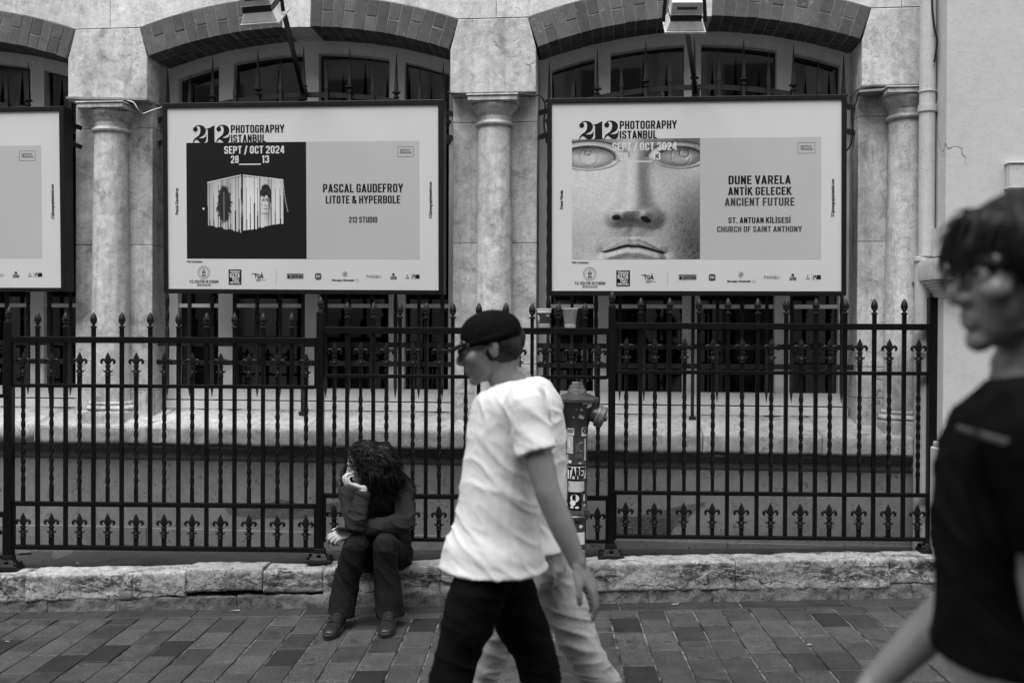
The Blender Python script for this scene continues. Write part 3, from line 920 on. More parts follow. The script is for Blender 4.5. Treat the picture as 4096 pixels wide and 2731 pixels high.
def panel(pa, pb, ytop, y2, y3, ybot, n=21, clip=None):
    """pa, pb: where the panel meets its posts; y..: (upper, lower) edge of each rail at mid panel"""
    xa, xb = fz_(pa, 1700).x, fz_(pb, 1700).x
    pm_ = (pa + pb) / 2
    zz = lambda y: fz_(pm_, y).z
    T, R2, R3, Bt = [(zz(a), zz(b)) for a, b in (ytop, y2, y3, ybot)]
    f = MB()
    f.box(xa, xb, FY - .022, FY + .022, T[1], T[0])
    for q in (R2, R3, Bt): f.box(xa + .012, xb - .012, FY - .017, FY + .017, q[1], q[0])
    for xs in (xa, xb - .0119):
        f.box(xs, xs + .0119, FY - .016, FY + .016, Bt[0] - .03, R3[0] + .001)
        f.box(xs, xs + .0119, FY - .016, FY + .016, R2[0] - .02, T[1] - .0005)
    po = f.build('railing_panel', M['iron'], rail, bevel=0.002)
    h = 0.0112
    for i in range(n):
        xx = xa + (xb - xa) * (i + .75) / (n + .5) + random.uniform(-.002, .002)
        if clip and xx < clip: continue
        if i % 2 == 1:
            b = MB()
            b.box(xx - h, xx + h, FY - h, FY + h, Bt[0] - .002, R3[1] + .001)
            b.box(xx - h, xx + h, FY - h, FY + h, R3[0] - .001, R2[1] + .001)
            b.box(xx - h, xx + h, FY - h, FY + h, R2[0] - .001, T[1] + .001)
            b.box(xx - h, xx + h, FY - h, FY + h, T[0] - .001, T[0] + .056)
            b.build('picket', M['iron'], po, bevel=0.0015)
            put(ME_AC, 'acorn_finial', po, (xx, FY, T[0] + .055), random.random())
        else:
            b = MB()
            vs, fs = [], []
            m_ = 64
            ph0 = random.uniform(-.25, .25)
            z0, z1 = R3[0] - .001, R2[1] + .001
            for q in range(m_ + 1):
                z = z0 + (z1 - z0) * q / m_
                t = min(1, max(0, ((z - z0) / (z1 - z0) - .13) / .72))
                an0 = t * math.pi * 4.5 + ph0
                for c in range(4):
                    an = an0 + math.pi / 4 + c * math.pi / 2
                    vs.append(Vector((xx + h * 1.22 * math.cos(an), FY + h * 1.22 * math.sin(an), z)))
            for q in range(m_):
                for c in range(4): fs.append((q * 4 + c, q * 4 + (c + 1) % 4, q * 4 + 4 + (c + 1) % 4, q * 4 + 4 + c))
            fs += [(3, 2, 1, 0), tuple(m_ * 4 + c for c in range(4))]
            b.add(vs, fs)
            b.box(xx - h, xx + h, FY - h, FY + h, Bt[0] - .002, Bt[0] + .052)
            b.box(xx - h, xx + h, FY - h, FY + h, R2[0] - .001, R2[0] + .050)
            b.build('twisted_picket', M['iron'], po)
            put(ME_FL, 'fleur_de_lis', po, (xx, FY, R2[0] + .049))
            put(ME_FL, 'fleur_de_lis', po, (xx, FY, Bt[0] + .051))
    return T
panel(-1230, 22, (1385, 1409), (1572, 1586), (2040, 2060), (2212, 2226), clip=at(-60, 1500, FY).x)
panel(52, 1266, (1348, 1373), (1537, 1552), (2009, 2027), (2183, 2201))
panel(1297, 2432, (1310, 1336), (1499, 1514), (1977, 1995), (2152, 2165))
panel(2460, 3716, (1293, 1318), (1483, 1498), (1967, 1982), (2143, 2157))
def post(px, ytop, ybase, w, finial=True, base=True):
    xx = fz_(px, 1700).x
    zt, zb = fz_(px, ytop).z, fz_(px, ybase).z
    b = MB()
    b.box(xx - w / 2, xx + w / 2, FY - w / 2, FY + w / 2, zb + .02, zt)
    o = b.build('post', M['iron'], rail, bevel=0.002)
    if finial:
        a = put(ME_AC, 'post_finial', o, (xx, FY, zt))
        a.scale = (1.0, 1.0, 1.0)
    if base:
        c = MB()
        def fr(w0, w1, z0, z1):
            c.hexa([(xx - w0, FY - w0 * .8, z0), (xx + w0, FY - w0 * .8, z0), (xx + w0, FY + w0 * .5, z0), (xx - w0, FY + w0 * .5, z0), (xx - w1, FY - w1 * .8, z1), (xx + w1, FY - w1 * .8, z1), (xx + w1, FY + w1 * .5, z1), (xx - w1, FY + w1 * .5, z1)])
        fr(.08, .08, zb, zb + .012)
        fr(.077, .074, zb + .0122, zb + .022)
        fr(.066, .058, zb + .0222, zb + .034)
        fr(.05, .036, zb + .0342, zb + .056)
        fr(.036, .032, zb + .0562, zb + .085)
        for s in (-1, 1):
            for yy in (-.044, .02):
                c.lathe([(.012, zb + .02), (.012, zb + .036), (.009, zb + .042), (.003, zb + .046)], (xx + s * .062, FY + yy, 0), seg=8)
        c.ball((xx, FY - .042, zb + .05), (.014, .008, .009))
        c.build('post_base', M['cast'], o, bevel=0.002)
post(37, 1287, 2272, .049)
post(1281, 1249, 2246, .043)
post(2446, 1226, 2229, .042)
post(3727, 1190, 2205, .05, finial=False)
post(-1245, 1330, 2300, .049)

# ------------------------------------------------------------------ poster boxes
_cap = {}
def text_geo(s, bold):
    c = bpy.data.curves.new('t', 'FONT'); c.body = s; c.offset = bold; c.resolution_u = 3
    o = bpy.data.objects.new('t', c); COL.objects.link(o)
    dg = bpy.context.evaluated_depsgraph_get()
    me = bpy.data.meshes.new_from_object(o.evaluated_get(dg))
    vs = [Vector(v.co) for v in me.vertices]; fs = [tuple(p.vertices) for p in me.polygons]
    bpy.data.objects.remove(o); bpy.data.curves.remove(c); bpy.data.meshes.remove(me)
    return vs, fs
CAPH = max(v.y for v in text_geo('H', 0.0)[0])
def fit_text(s, x0, x1, ycap, ybase, bold=0.022, rot=False):
    """2D text filling x0..x1 with cap height ycap..ybase (y down); rot: reads upward, x0..x1 is then the glyph-height span"""
    plain_ = s.replace('İ', 'I')
    vs, fs = text_geo(plain_, bold)
    for i, ch in enumerate(s):                       # the dot of the dotted capital
        if ch == 'İ':
            xe = max(v.x for v in text_geo(plain_[:i + 1], bold)[0])
            w = .085 + bold
            n = len(vs)
            vs = vs + [Vector((xe - w - bold * .3, CAPH * 1.1, 0)), Vector((xe - bold * .3 + .005, CAPH * 1.1, 0)), Vector((xe - bold * .3 + .005, CAPH * 1.27, 0)), Vector((xe - w - bold * .3, CAPH * 1.27, 0))]
            fs = fs + [(n, n + 1, n + 2, n + 3)]
    a, b = min(v.x for v in vs), max(v.x for v in vs)
    if not rot:
        return [(x0 + (x1 - x0) * (v.x - a) / (b - a), ybase + (ycap - ybase) * v.y / CAPH) for v in vs], fs
    return [(x1 + (x0 - x1) * v.y / CAPH, ybase + (ycap - ybase) * (v.x - a) / (b - a)) for v in vs], fs
def _arcp(cx, cy, rx, ry, a0, a1, n=5):
    return [(cx + rx * math.cos(math.radians(a0 + (a1 - a0) * i / n)), cy + ry * math.sin(math.radians(a0 + (a1 - a0) * i / n))) for i in range(n + 1)]
def _glyph(ch):
    """bold condensed capital as centre lines; returns strokes, advance width (cap height 1)"""
    W, t = .46, .165
    L, R, Bt, T, c = t / 2, .46 - t / 2, .075, .925, .13
    O = lambda l, r, b, t_: _arcp(r - c, t_ - c, c, c, 0, 90) + _arcp(l + c, t_ - c, c, c, 90, 180) + _arcp(l + c, b + c, c, c, 180, 270) + _arcp(r - c, b + c, c, c, 270, 360) + [(r, t_ - c)]
    S = {}
    if ch in 'O0': return [O(L, R, Bt, T)], W
    if ch == 'I': return [[(L, 0), (L, 1)]], t
    if ch == '1': return [[(.16, 0), (.16, 1)], [(.16, .87), (.0, .80)]], .25
    if ch == 'L': return [[(L, 0), (L, 1)], [(L, Bt), (.38, Bt)]], .38
    if ch == 'T': return [[(.22, 0), (.22, 1)], [(0, T), (.44, T)]], .44
    if ch == 'H': return [[(L, 0), (L, 1)], [(R, 0), (R, 1)], [(L, .5), (R, .5)]], W
    if ch == 'E': return [[(L, 0), (L, 1)], [(L, Bt), (.4, Bt)], [(L, T), (.4, T)], [(L, .51), (.36, .51)]], .40
    if ch == 'F': return [[(L, 0), (L, 1)], [(L, T), (.4, T)], [(L, .5), (.36, .5)]], .40
    if ch == 'D': return [[(L, 0), (L, 1)], [(L, T)] + _arcp(R - c, T - c, c, c, 90, 0) + _arcp(R - c, Bt + c, c, c, 0, -90) + [(L, Bt)]], W
    if ch == 'P': return [[(L, 0), (L, 1)], [(L, T)] + _arcp(R - c, T - c, c, c, 90, 0) + _arcp(R - c, .44 + c, c, c, 0, -90) + [(L, .44)]], W
    if ch == 'R': return [[(L, 0), (L, 1)], [(L, T)] + _arcp(R - c, T - c, c, c, 90, 0) + _arcp(R - c, .47 + c, c, c, 0, -90) + [(L, .47)], [(.27, .47), (R + .02, 0)]], W + .02
    if ch == 'B': return [[(L, 0), (L, 1)], [(L, T)] + _arcp(R - c, T - .12, c, .12, 90, 0) + _arcp(R - c, .53 + .12, c, .12, 0, -90) + [(L, .53)], [(L, .53)] + _arcp(R - c + .01, .53 - c, c, c, 90, 0) + _arcp(R - c + .01, Bt + c, c, c, 0, -90) + [(L, Bt)]], W
    if ch == 'C': return [[(R, .66)] + _arcp(R - c, T - c, c, c, 0, 90) + _arcp(L + c, T - c, c, c, 90, 180) + _arcp(L + c, Bt + c, c, c, 180, 270) + _arcp(R - c, Bt + c, c, c, 270, 360) + [(R, .34)]], W
    if ch == 'G': return [[(R, .68)] + _arcp(R - c, T - c, c, c, 0, 90) + _arcp(L + c, T - c, c, c, 90, 180) + _arcp(L + c, Bt + c, c, c, 180, 270) + _arcp(R - c, Bt + c, c, c, 270, 360) + [(R, .47), (.25, .47)]], W
    if ch == 'U': return [[(L, 1)] + _arcp(L + c, Bt + c, c, c, 180, 270) + _arcp(R - c, Bt + c, c, c, 270, 360) + [(R, 1)]], W
    if ch == 'S': return [[(R, .70)] + _arcp(R - c, T - c, c, c, 0, 90) + _arcp(L + c, T - c, c, c, 90, 180) + _arcp(L + c, .63, c, .10, 180, 250) + _arcp(R - c, .36, c, .10, 70, 0) + _arcp(R - c, Bt + c, c, c, 0, -90) + _arcp(L + c, Bt + c, c, c, 270, 180) + [(L, .30)]], W
    if ch == 'N': return [[(L, 0), (L, 1)], [(R, 0), (R, 1)], [(L, .96), (R, .04)]], W
    if ch == 'K': return [[(L, 0), (L, 1)], [(L, .36), (.42, 1)], [(.2, .55), (.44, 0)]], .47
    if ch == 'A': return [[(.07, 0), (.235, 1)], [(.245, 1), (.41, 0)], [(.12, .25), (.36, .25)]], .48
    if ch == 'V': return [[(.07, 1), (.235, 0)], [(.245, 0), (.41, 1)]], .48
    if ch == 'Y': return [[(.05, 1), (.23, .44)], [(.25, .44), (.43, 1)], [(.24, 0), (.24, .47)]], .48
    if ch == '2': return [[(L, .68)] + _arcp(L + c, T - c, c, c, 180, 90) + _arcp(R - c, T - c, c, c, 90, 0) + [(R, .62), (R - .04, .52), (L, .16)], [(L - .08, Bt), (R + .07, Bt)]], W
    if ch == '3': return [[(L, .72)] + _arcp(L + c, T - c, c, c, 180, 90) + _arcp(R - c, T - c, c, c, 90, 0) + _arcp(R - c, .53 + .11, c, .11, 0, -90) + [(.2, .53)], [(.2, .525)] + _arcp(R - c, .525 - c, c, c, 90, 0) + _arcp(R - c, Bt + c, c, c, 0, -90) + _arcp(L + c, Bt + c, c, c, 270, 180) + [(L, .28)]], W
    if ch == '4': return [[(.34, 0), (.34, 1)], [(.3, 1), (.07, .28)], [(.03, .25), (.47, .25)]], .47
    if ch == '8': return [O(L + .01, R - .01, .51, T), O(L, R, Bt, .53)], W
    if ch == '/': return [[(.05, -.12), (.30, 1.05)]], .36
    if ch == '.': return [[(L, 0), (L, .15)]], t
    if ch == '&': return [[(.47, 0), (.13, .68)] + _arcp(.21, .82, .1, .11, 180, 0) + [(.30, .74), (.09, .42)] + _arcp(.2, .24, .13, .165, 150, 300) + [(.38, .22), (.45, .46)]], .5
    return [], .24
def head_text(P, mb, s, a0, a1, tcap, tbase, off=.0019):
    """headline lettering: mitred strokes, scaled to the given span"""
    t = .165
    x, items = 0.0, []
    for ch in s:
        if ch == ' ': x += .21; continue
        st_, w = _glyph('I' if ch == 'İ' else ch)
        for k in st_: items.append([(x + px, py) for px, py in k])
        if ch == 'İ': items.append([(x + t / 2, 1.08), (x + t / 2, 1.22)])
        x += w + .085
    tot = x - .085
    for q, k in enumerate(items):
        n = len(k)
        pts = []
        for i in range(n):
            d0 = (k[i][0] - k[i - 1][0], k[i][1] - k[i - 1][1]) if i else None
            d1 = (k[i + 1][0] - k[i][0], k[i + 1][1] - k[i][1]) if i < n - 1 else None
            nr = lambda d: (d[0] / (math.hypot(*d) + 1e-9), d[1] / (math.hypot(*d) + 1e-9))
            a = nr(d0 or d1); b = nr(d1 or d0)
            m_ = nr((a[0] + b[0], a[1] + b[1]))
            cs = max(.5, m_[0] * a[0] + m_[1] * a[1])
            h = (t / 2) / cs
            hv = h * (.92 if abs(m_[0]) > .8 else 1.0)
            pts.append(((k[i][0] - m_[1] * hv, k[i][1] + m_[0] * hv), (k[i][0] + m_[1] * hv, k[i][1] - m_[0] * hv)))
        M_ = lambda p: P.pt(a0 + (a1 - a0) * p[0] / tot, tbase + (tcap - tbase) * p[1], off + .00004 * (q % 7))
        vs, fs = [], []
        for l_, r_ in pts: vs += [M_(l_), M_(r_)]
        for i in range(n - 1): fs.append((2 * i, 2 * i + 1, 2 * i + 3, 2 * i + 2))
        mb.add(vs, fs)
def lens_poly(cx, cy, rx, ry, n=24):
    return [(cx + rx * math.cos(2 * math.pi * i / n), cy + ry * math.sin(2 * math.pi * i / n)) for i in range(n)]
TWO = [(0.11, 0.16, 'c')]
def two_polys(x, y, w, h):
    """fat-face numeral 2 in box x..x+w, y..y+h (y down)"""
    q = lambda pts: [(x + w * a, y + h * b) for a, b in pts]
    bowl = [(.09, .17), (.2, .05), (.4, 0), (.65, .02), (.84, .1), (.95, .24), (.94, .4), (.84, .54), (.66, .63), (.42, .72), (.2, .82), (.09, .92), (.04, 1), (.0, .99), (.03, .86), (.12, .75), (.28, .66), (.44, .57), (.53, .44), (.56, .27), (.52, .12), (.42, .05), (.3, .07), (.2, .14)]
    base = [(.1, .80), (.2, .755), (.4, .725), (.6, .73), (.78, .715), (.92, .66), (.965, .55), (1, .55), (1, .7), (.96, .86), (.85, .97), (.68, 1.0), (.52, .96), (.4, .87), (.27, .8)]
    return [q(bowl), q(base), [(x + w * .19 + w * .17 * math.cos(t * .3142), y + h * .24 + h * .135 * math.sin(t * .3142)) for t in range(20)]]
def one_polys(x, y, w, h):
    q = lambda pts: [(x + w * a, y + h * b) for a, b in pts]
    return [q([(0, .19), (.3, .15), (.86, 0), (.86, .93), (1, .98), (1, 1), (.02, 1), (.02, .98), (.16, .93), (.16, .24), (0, .22)])]
class Poster:
    def __init__(s, outer, inner, label, zc):
        N = (VD + Vector((0, 0, 0.022))).normalized()
        P0 = B(0, -0.03, zc)
        s.o = [hit(x, y, P0, N) for x, y in outer]      # TL TR BR BL
        s.i = [hit(x, y, P0, N) for x, y in inner]
        s.N = -N                                         # towards the street
        s.root = thing('poster_box', (s.o[3] + s.o[2]) / 2, label, 'poster', 'festival posters hung on the window grilles')
        d = 0.105
        f = MB()
        bk = [p - s.N * d for p in s.o]
        rc = [p - s.N * 0.012 for p in s.i]
        vs = s.o + s.i + rc + bk
        fs = []
        for a, b in ((0, 4), (4, 8)):
            for k in range(4): fs.append((a + k, a + (k + 1) % 4, b + (k + 1) % 4, b + k))
        for k in range(4): fs.append((k, 12 + k, 12 + (k + 1) % 4, (k + 1) % 4))
        fs += [(15, 14, 13, 12), (8, 9, 10, 11)]
        f.add(vs, fs)
        f.build('frame', M['posterframe'], s.root, bevel=0.0025)
        s.rc = rc
        p = MB()
        e = 0.001
        p.add([q + s.N * 0.0008 for q in rc], [(0, 1, 2, 3)])
        p.build('poster_sheet', M['paper'], s.root)
    def pt(s, a, t, off):
        q = s.rc[0] * (1 - a) * (1 - t) + s.rc[1] * a * (1 - t) + s.rc[2] * a * t + s.rc[3] * (1 - a) * t
        return q + s.N * off
    def shape(s, mb, poly, off=.0019):
        mb.add([s.pt(a, t, off) for a, t in poly], [tuple(range(len(poly)))])
    def rect(s, mb, a0, a1, t0, t1, off=.0019): s.shape(mb, [(a0, t0), (a1, t0), (a1, t1), (a0, t1)], off)
    def text(s, mb, st_, a0, a1, t0, t1, bold=.022, rot=False, off=.0019):
        vs, fs = fit_text(st_, a0, a1, t0, t1, bold, rot)
        mb.add([s.pt(a, t, off) for a, t in vs], fs)
    def circ(s, mb, a, t, r, r2=0, off=.0019, n=28, a0=0, a1=1):
        asp = 1.545
        A_ = [(a + r * math.cos(2 * math.pi * (a0 + (a1 - a0) * i / n)), t + r * asp * math.sin(2 * math.pi * (a0 + (a1 - a0) * i / n))) for i in range(n + 1)]
        if r2:
            B_ = [(a + r2 * math.cos(2 * math.pi * (a0 + (a1 - a0) * i / n)), t + r2 * asp * math.sin(2 * math.pi * (a0 + (a1 - a0) * i / n))) for i in range(n + 1)]
            for i in range(n): s.shape(mb, [A_[i], A_[i + 1], B_[i + 1], B_[i]], off)
        else:
            s.shape(mb, (A_[:-1] if a1 - a0 >= 1 else A_ + [(a, t)]), off)
    def image(s, name, arr, a0, a1, t0, t1):
        """a printed photograph: tone of every dot of the print held in the sheet's own mesh"""
        h, w = arr.shape
        vs = [s.pt(a0 + (a1 - a0) * i / (w - 1), t0 + (t1 - t0) * j / (h - 1), .0014) for j in range(h) for i in range(w)]
        fs = [(j * w + i, j * w + i + 1, (j + 1) * w + i + 1, (j + 1) * w + i) for j in range(h - 1) for i in range(w - 1)]
        mb = MB(); mb.v = vs; mb.f = fs; mb.tone = list(arr.ravel())
        return mb.build(name, M['print'], s.root, recalc=False)
    def layer(s, mb, name, mat): return mb.build(name, M[mat], s.root, recalc=False)
pm_ = NM('printed_photograph', 0.32, 0.35)
pm_.base(pm_.attr())
M['print'] = pm_.m
def lin(a):
    a = np.clip(a, 0, 1)
    return np.where(a <= .04045, a / 12.92, ((a + .055) / 1.055) ** 2.4)
def blurf(n, sc, seed):
    """smooth value noise n=(h,w)"""
    r = np.random.RandomState(seed)
    h, w = n
    gh, gw = int(h / sc) + 3, int(w / sc) + 3
    G = r.rand(gh, gw)
    yy = np.arange(h)[:, None] / sc; xx = np.arange(w)[None, :] / sc
    y0 = yy.astype(int); x0 = xx.astype(int)
    fy = yy - y0; fx = xx - x0
    fy = fy * fy * (3 - 2 * fy); fx = fx * fx * (3 - 2 * fx)
    return (G[y0, x0] * (1 - fy) * (1 - fx) + G[y0, x0 + 1] * (1 - fy) * fx + G[y0 + 1, x0] * fy * (1 - fx) + G[y0 + 1, x0 + 1] * fy * fx) - .5
def sstep(a, b, x):
    t = np.clip((x - a) / (b - a), 0, 1)
    return t * t * (3 - 2 * t)
def stone_face():
    """an anonymous carved face: a relief lit from the upper left, as its print shows it"""
    w, h = 280, 260
    X, Y = np.meshgrid(np.linspace(0, 1132, w), np.linspace(0, 1050, h))
    def G(cx, cy, rx, ry, e=2.0): return np.exp(-(((X - cx) / rx) ** 2 + ((Y - cy) / ry) ** 2) ** (e / 2))
    I = lambda ys, vs: np.interp(Y, ys, vs)
    Z = -((X - 545) / 700) ** 2 * 210 - ((Y - 560) / 1100) ** 2 * 120
    xc = I([0, 300, 620], [555, 545, 545])
    wd = I([0, 150, 330, 520, 640, 720], [150, 105, 100, 125, 170, 170])
    hh = I([0, 120, 260, 420, 560, 630, 690, 770, 850], [60, 80, 105, 150, 200, 212, 165, 50, 0])
    Z += hh * np.exp(-np.abs((X - xc) / wd) ** 2.6)
    Z += 45 * G(535, 600, 120, 100)
    Z += 85 * G(392, 668, 92, 84, 3.6) + 85 * G(700, 690, 98, 80, 3.6)
    Z -= 18 * G(535, 800, 34, 70)
    Z += 55 * G(250, 640, 250, 260) + 50 * G(870, 640, 230, 260)
    Z -= 85 * G(150, 190, 270, 150) + 90 * G(960, 190, 250, 150)
    Z += 120 * G(160, -60, 330, 110) + 120 * G(960, -60, 330, 110)
    alb = .74 + 0 * X
    def eye(cx, cy, rx, ry, ir, ix, iy, px, py, pr):
        nonlocal Z, alb
        d = np.hypot((X - cx) / rx, (Y - cy) / np.where(Y < cy, ry, ry * .92))
        inn = 1 - sstep(.97, 1.02, d)
        Z = Z + inn * (np.sqrt(np.clip(1.25 - d ** 2, 0, 2)) * 60 - 62)
        Z = Z + 34 * np.exp(-((d - 1.17) / .13) ** 2) * sstep(cy + ry * .5, cy - ry * .1, Y) + 20 * np.exp(-((d - 1.13) / .10) ** 2) * sstep(cy, cy + ry * .6, Y)
        Z = Z - 30 * np.exp(-((d - 1.47) / .10) ** 2) * (Y < cy)
        ri = np.hypot(X - ix, Y - iy)
        Z = Z - 7 * inn * np.exp(-((ri - ir) / 5) ** 2) - 14 * inn * np.exp(-((np.hypot(X - px, Y - py) - pr) / 8) ** 2) * (Y > py - pr * .7)
        alb = alb - .34 * np.exp(-((d - 1.03) / .05) ** 2) * (Y < cy + 25) - .20 * inn * sstep(.35, 1.0, d) - .16 * inn * sstep(cy - ry * .1, cy - ry * .9, Y) - .10 * np.exp(-((d - 1.5) / .16) ** 2) * (Y < cy)
    eye(150, 165, 228, 96, 78, 150, 160, 146, 122, 26)
    eye(958, 165, 190, 86, 82, 965, 160, 998, 130, 40)
    ul = I([0, 1], [0, 0])
    up = np.interp(X[0], [230, 330, 440, 500, 540, 580, 640, 750, 860], [985, 945, 890, 868, 878, 868, 886, 945, 990])[None, :]
    ml = np.interp(X[0], [230, 300, 380, 440, 500, 545, 600, 660, 745, 820, 850], [985, 985, 965, 948, 936, 942, 942, 955, 978, 1000, 1002])[None, :]
    fx = sstep(250, 330, X) * (1 - sstep(770, 840, X))
    t = np.clip((Y - up) / (ml - up + 1e-6), 0, 1)
    Z += fx * 40 * np.sin(t * np.pi * .85) * (Y > up) * (Y < ml + 8)
    Z += fx * 46 * np.exp(-((Y - ml - 48) / 40) ** 2)
    Z -= 26 * np.exp(-((Y - ml - 2) / 11) ** 2) * sstep(240, 290, X) * (1 - sstep(810, 850, X))
    Z -= 22 * G(255, 990, 42, 40) + 26 * G(835, 1000, 45, 42)
    Z += 1.6 * blurf((h, w), 3, 1) + 2.2 * blurf((h, w), 9, 2) + 6 * blurf((h, w), 30, 3)
    gy, gx = np.gradient(Z, 1050 / (h - 1), 1132 / (w - 1))
    nz = 1 / np.sqrt(gx ** 2 + gy ** 2 + 1)
    L = np.array([-.40, -.42, .81])
    lam = np.clip((-gx * L[0] - gy * L[1] + L[2]) * nz, 0, 1)
    T = alb * (.43 + .60 * lam)
    T -= .09 * G(545, 690, 185, 50, 3)
    T -= .10 * sstep(700, 1132, X) * sstep(200, 700, Y) + .13 * G(1070, 930, 170, 220) + .06 * G(30, 930, 120, 220)
    for cx, cy, rx, ry, k in ((396, 684, 44, 27, 0), (656, 702, 47, 27, .35)):
        T -= .55 * (1 - sstep(.55, 1.15, np.hypot((X - cx) / rx, (Y - cy - k * (X - cx)) / ry)))
    d = np.abs(Y - ml)
    T -= .42 * (1 - sstep(5, 13, d)) * sstep(262, 300, X) * (1 - sstep(800, 826, X))
    T -= .13 * fx * (Y > up) * (Y < ml)
    T += .085 * blurf((h, w), 1.6, 11) + .05 * blurf((h, w), 5, 12)
    T -= .16 * sstep(.2, .36, blurf((h, w), 3, 9)) * np.clip(G(880, 700, 120, 120) + G(1060, 930, 140, 150) + .7 * fx * (Y > up) * (Y < ml), 0, 1)
    return lin(np.clip(T, .05, .86)) * 1.05
def strip_box():
    w, h = 270, 250
    X, Y = np.meshgrid(np.linspace(89, 1188, w), np.linspace(206, 1255, h))
    T = .095 + .008 * blurf((h, w), 3, 4)
    r = np.random.RandomState(5)
    def face(xa, xb, ta, tb, ba, bb, n, shade):
        nonlocal T
        e = np.sort(np.concatenate([[0, 1], (np.arange(1, n) + r.uniform(-.3, .3, n - 1)) / n]))
        for i in range(n):
            ga, gb = e[i] + r.uniform(0, .004), e[i + 1] - r.choice([.0006, .001, .001, .012])
            lean = r.uniform(-.012, .012)
            fr = (X - xa) / (xb - xa)
            top = ta + (tb - ta) * fr; bot = ba + (bb - ba) * fr - r.uniform(0, 14)
            d = (Y - top) / (bot - top)
            nar = r.uniform(0, .016) * np.clip(d, 0, 1)
            m = (fr > ga + nar + lean * d) & (fr < gb - nar + lean * d) & (d > 0) & (d < 1)
            val = shade * (r.uniform(.86, 1.05)) - .08 * (1 - np.clip(d * 3, 0, 1))
            T = np.where(m, val + .035 * (fr * n * 2 % 1 - .5), T)
    face(283, 592, 572, 512, 955, 1022, 13, .76)
    face(608, 978, 512, 548, 1012, 940, 11, .82)
    # rails
    fr = (X - 283) / 309
    T = np.where((fr > 0) & (fr < 1) & (abs(Y - (566 - 66 * fr)) < 5), .8, T)
    fr = (X - 608) / 370
    T = np.where((fr > 0) & (fr < 1) & (abs(Y - (500 + 45 * fr)) < 5), .8, T)
    # swinging loose strips
    for (ax, ay, bx, by) in ((978, 545, 1020, 835), (592, 720, 596, 880), (604, 740, 612, 890)):
        t = (Y - ay) / (by - ay)
        T = np.where((t > 0) & (t < 1) & (abs(X - (ax + (bx - ax) * t ** 1.6)) < 3.2), .6, T)
    T = np.where(np.hypot(X - 245, Y - 803) < 9, .9, T)
    # dark head of long hair
    d = np.hypot((X - 437) / (64 + 34 * blurf((h, w), 4, 6)), (Y - 762) / (168 + 40 * blurf((h, w), 6, 7)))
    k = (1 - sstep(.85, 1.08, d)) * (1 - .55 * (abs(X - 436) < 4) * (Y > 650))
    T = T * (1 - k) + k * (.17 + .06 * blurf((h, w), 2, 8))
    # pale face with short dark hair
    d = np.hypot((X - 816) / 45, (Y - 748) / 92)
    F = (1 - sstep(.9, 1.05, d))
    T = T * (1 - F) + F * (.80 - .0022 * np.clip(X - 816, -30, 60)) * np.where(T < .3, .75, 1)
    edge = 690 + 10 * np.sin(X / 7.0) + 26 * np.abs((X - 816) / 46) ** 3
    k = (1 - sstep(.9, 1.08, np.hypot((X - 818) / (52 + 14 * blurf((h, w), 4, 15)), (Y - 662) / (76 + 20 * blurf((h, w), 4, 16))))) * (1 - sstep(-6, 6, Y - edge))
    k = np.maximum(k, (1 - sstep(4, 9, abs(X - 862))) * (Y > 650) * (Y < 752))
    T = T * (1 - k) + k * (.17 + .16 * blurf((h, w), 2, 11))
    for (cx, cy, rx, ry, a) in ((797, 728, 14, 8, .5), (834, 728, 14, 8, .5), (797, 713, 17, 4, .42), (834, 713, 17, 4, .42), (815, 776, 13, 6, .34), (804, 750, 4, 22, .16), (816, 803, 20, 4.5, .5), (816, 815, 13, 4, .16), (782, 770, 8, 40, .18), (852, 770, 10, 50, .34), (816, 846, 34, 9, .26), (830, 880, 22, 40, .12)):
        T = T - a * np.exp(-(((X - cx) / rx) ** 2 + ((Y - cy) / ry) ** 2))
    return lin(np.clip(T, .085, .9)) * 0.95
def numerals(P, mb):
    q = 0.1316
    x0, y0, hh = .0963, .0945, .1
    for dx in (0, .0878):
        for pl_ in two_polys(x0 + dx, y0, .0515, hh):
            P.shape(mb, pl_, .0019 + .0001 * (0 if len(pl_) == 24 else (1 if len(pl_) == 15 else 2)))
    for pl_ in one_polys(x0 + .0505, y0 + .003, .036, hh - .004): P.shape(mb, pl_, .0023)
PH = (.071, .5187, .1925, .832)
LOGO_T = .91
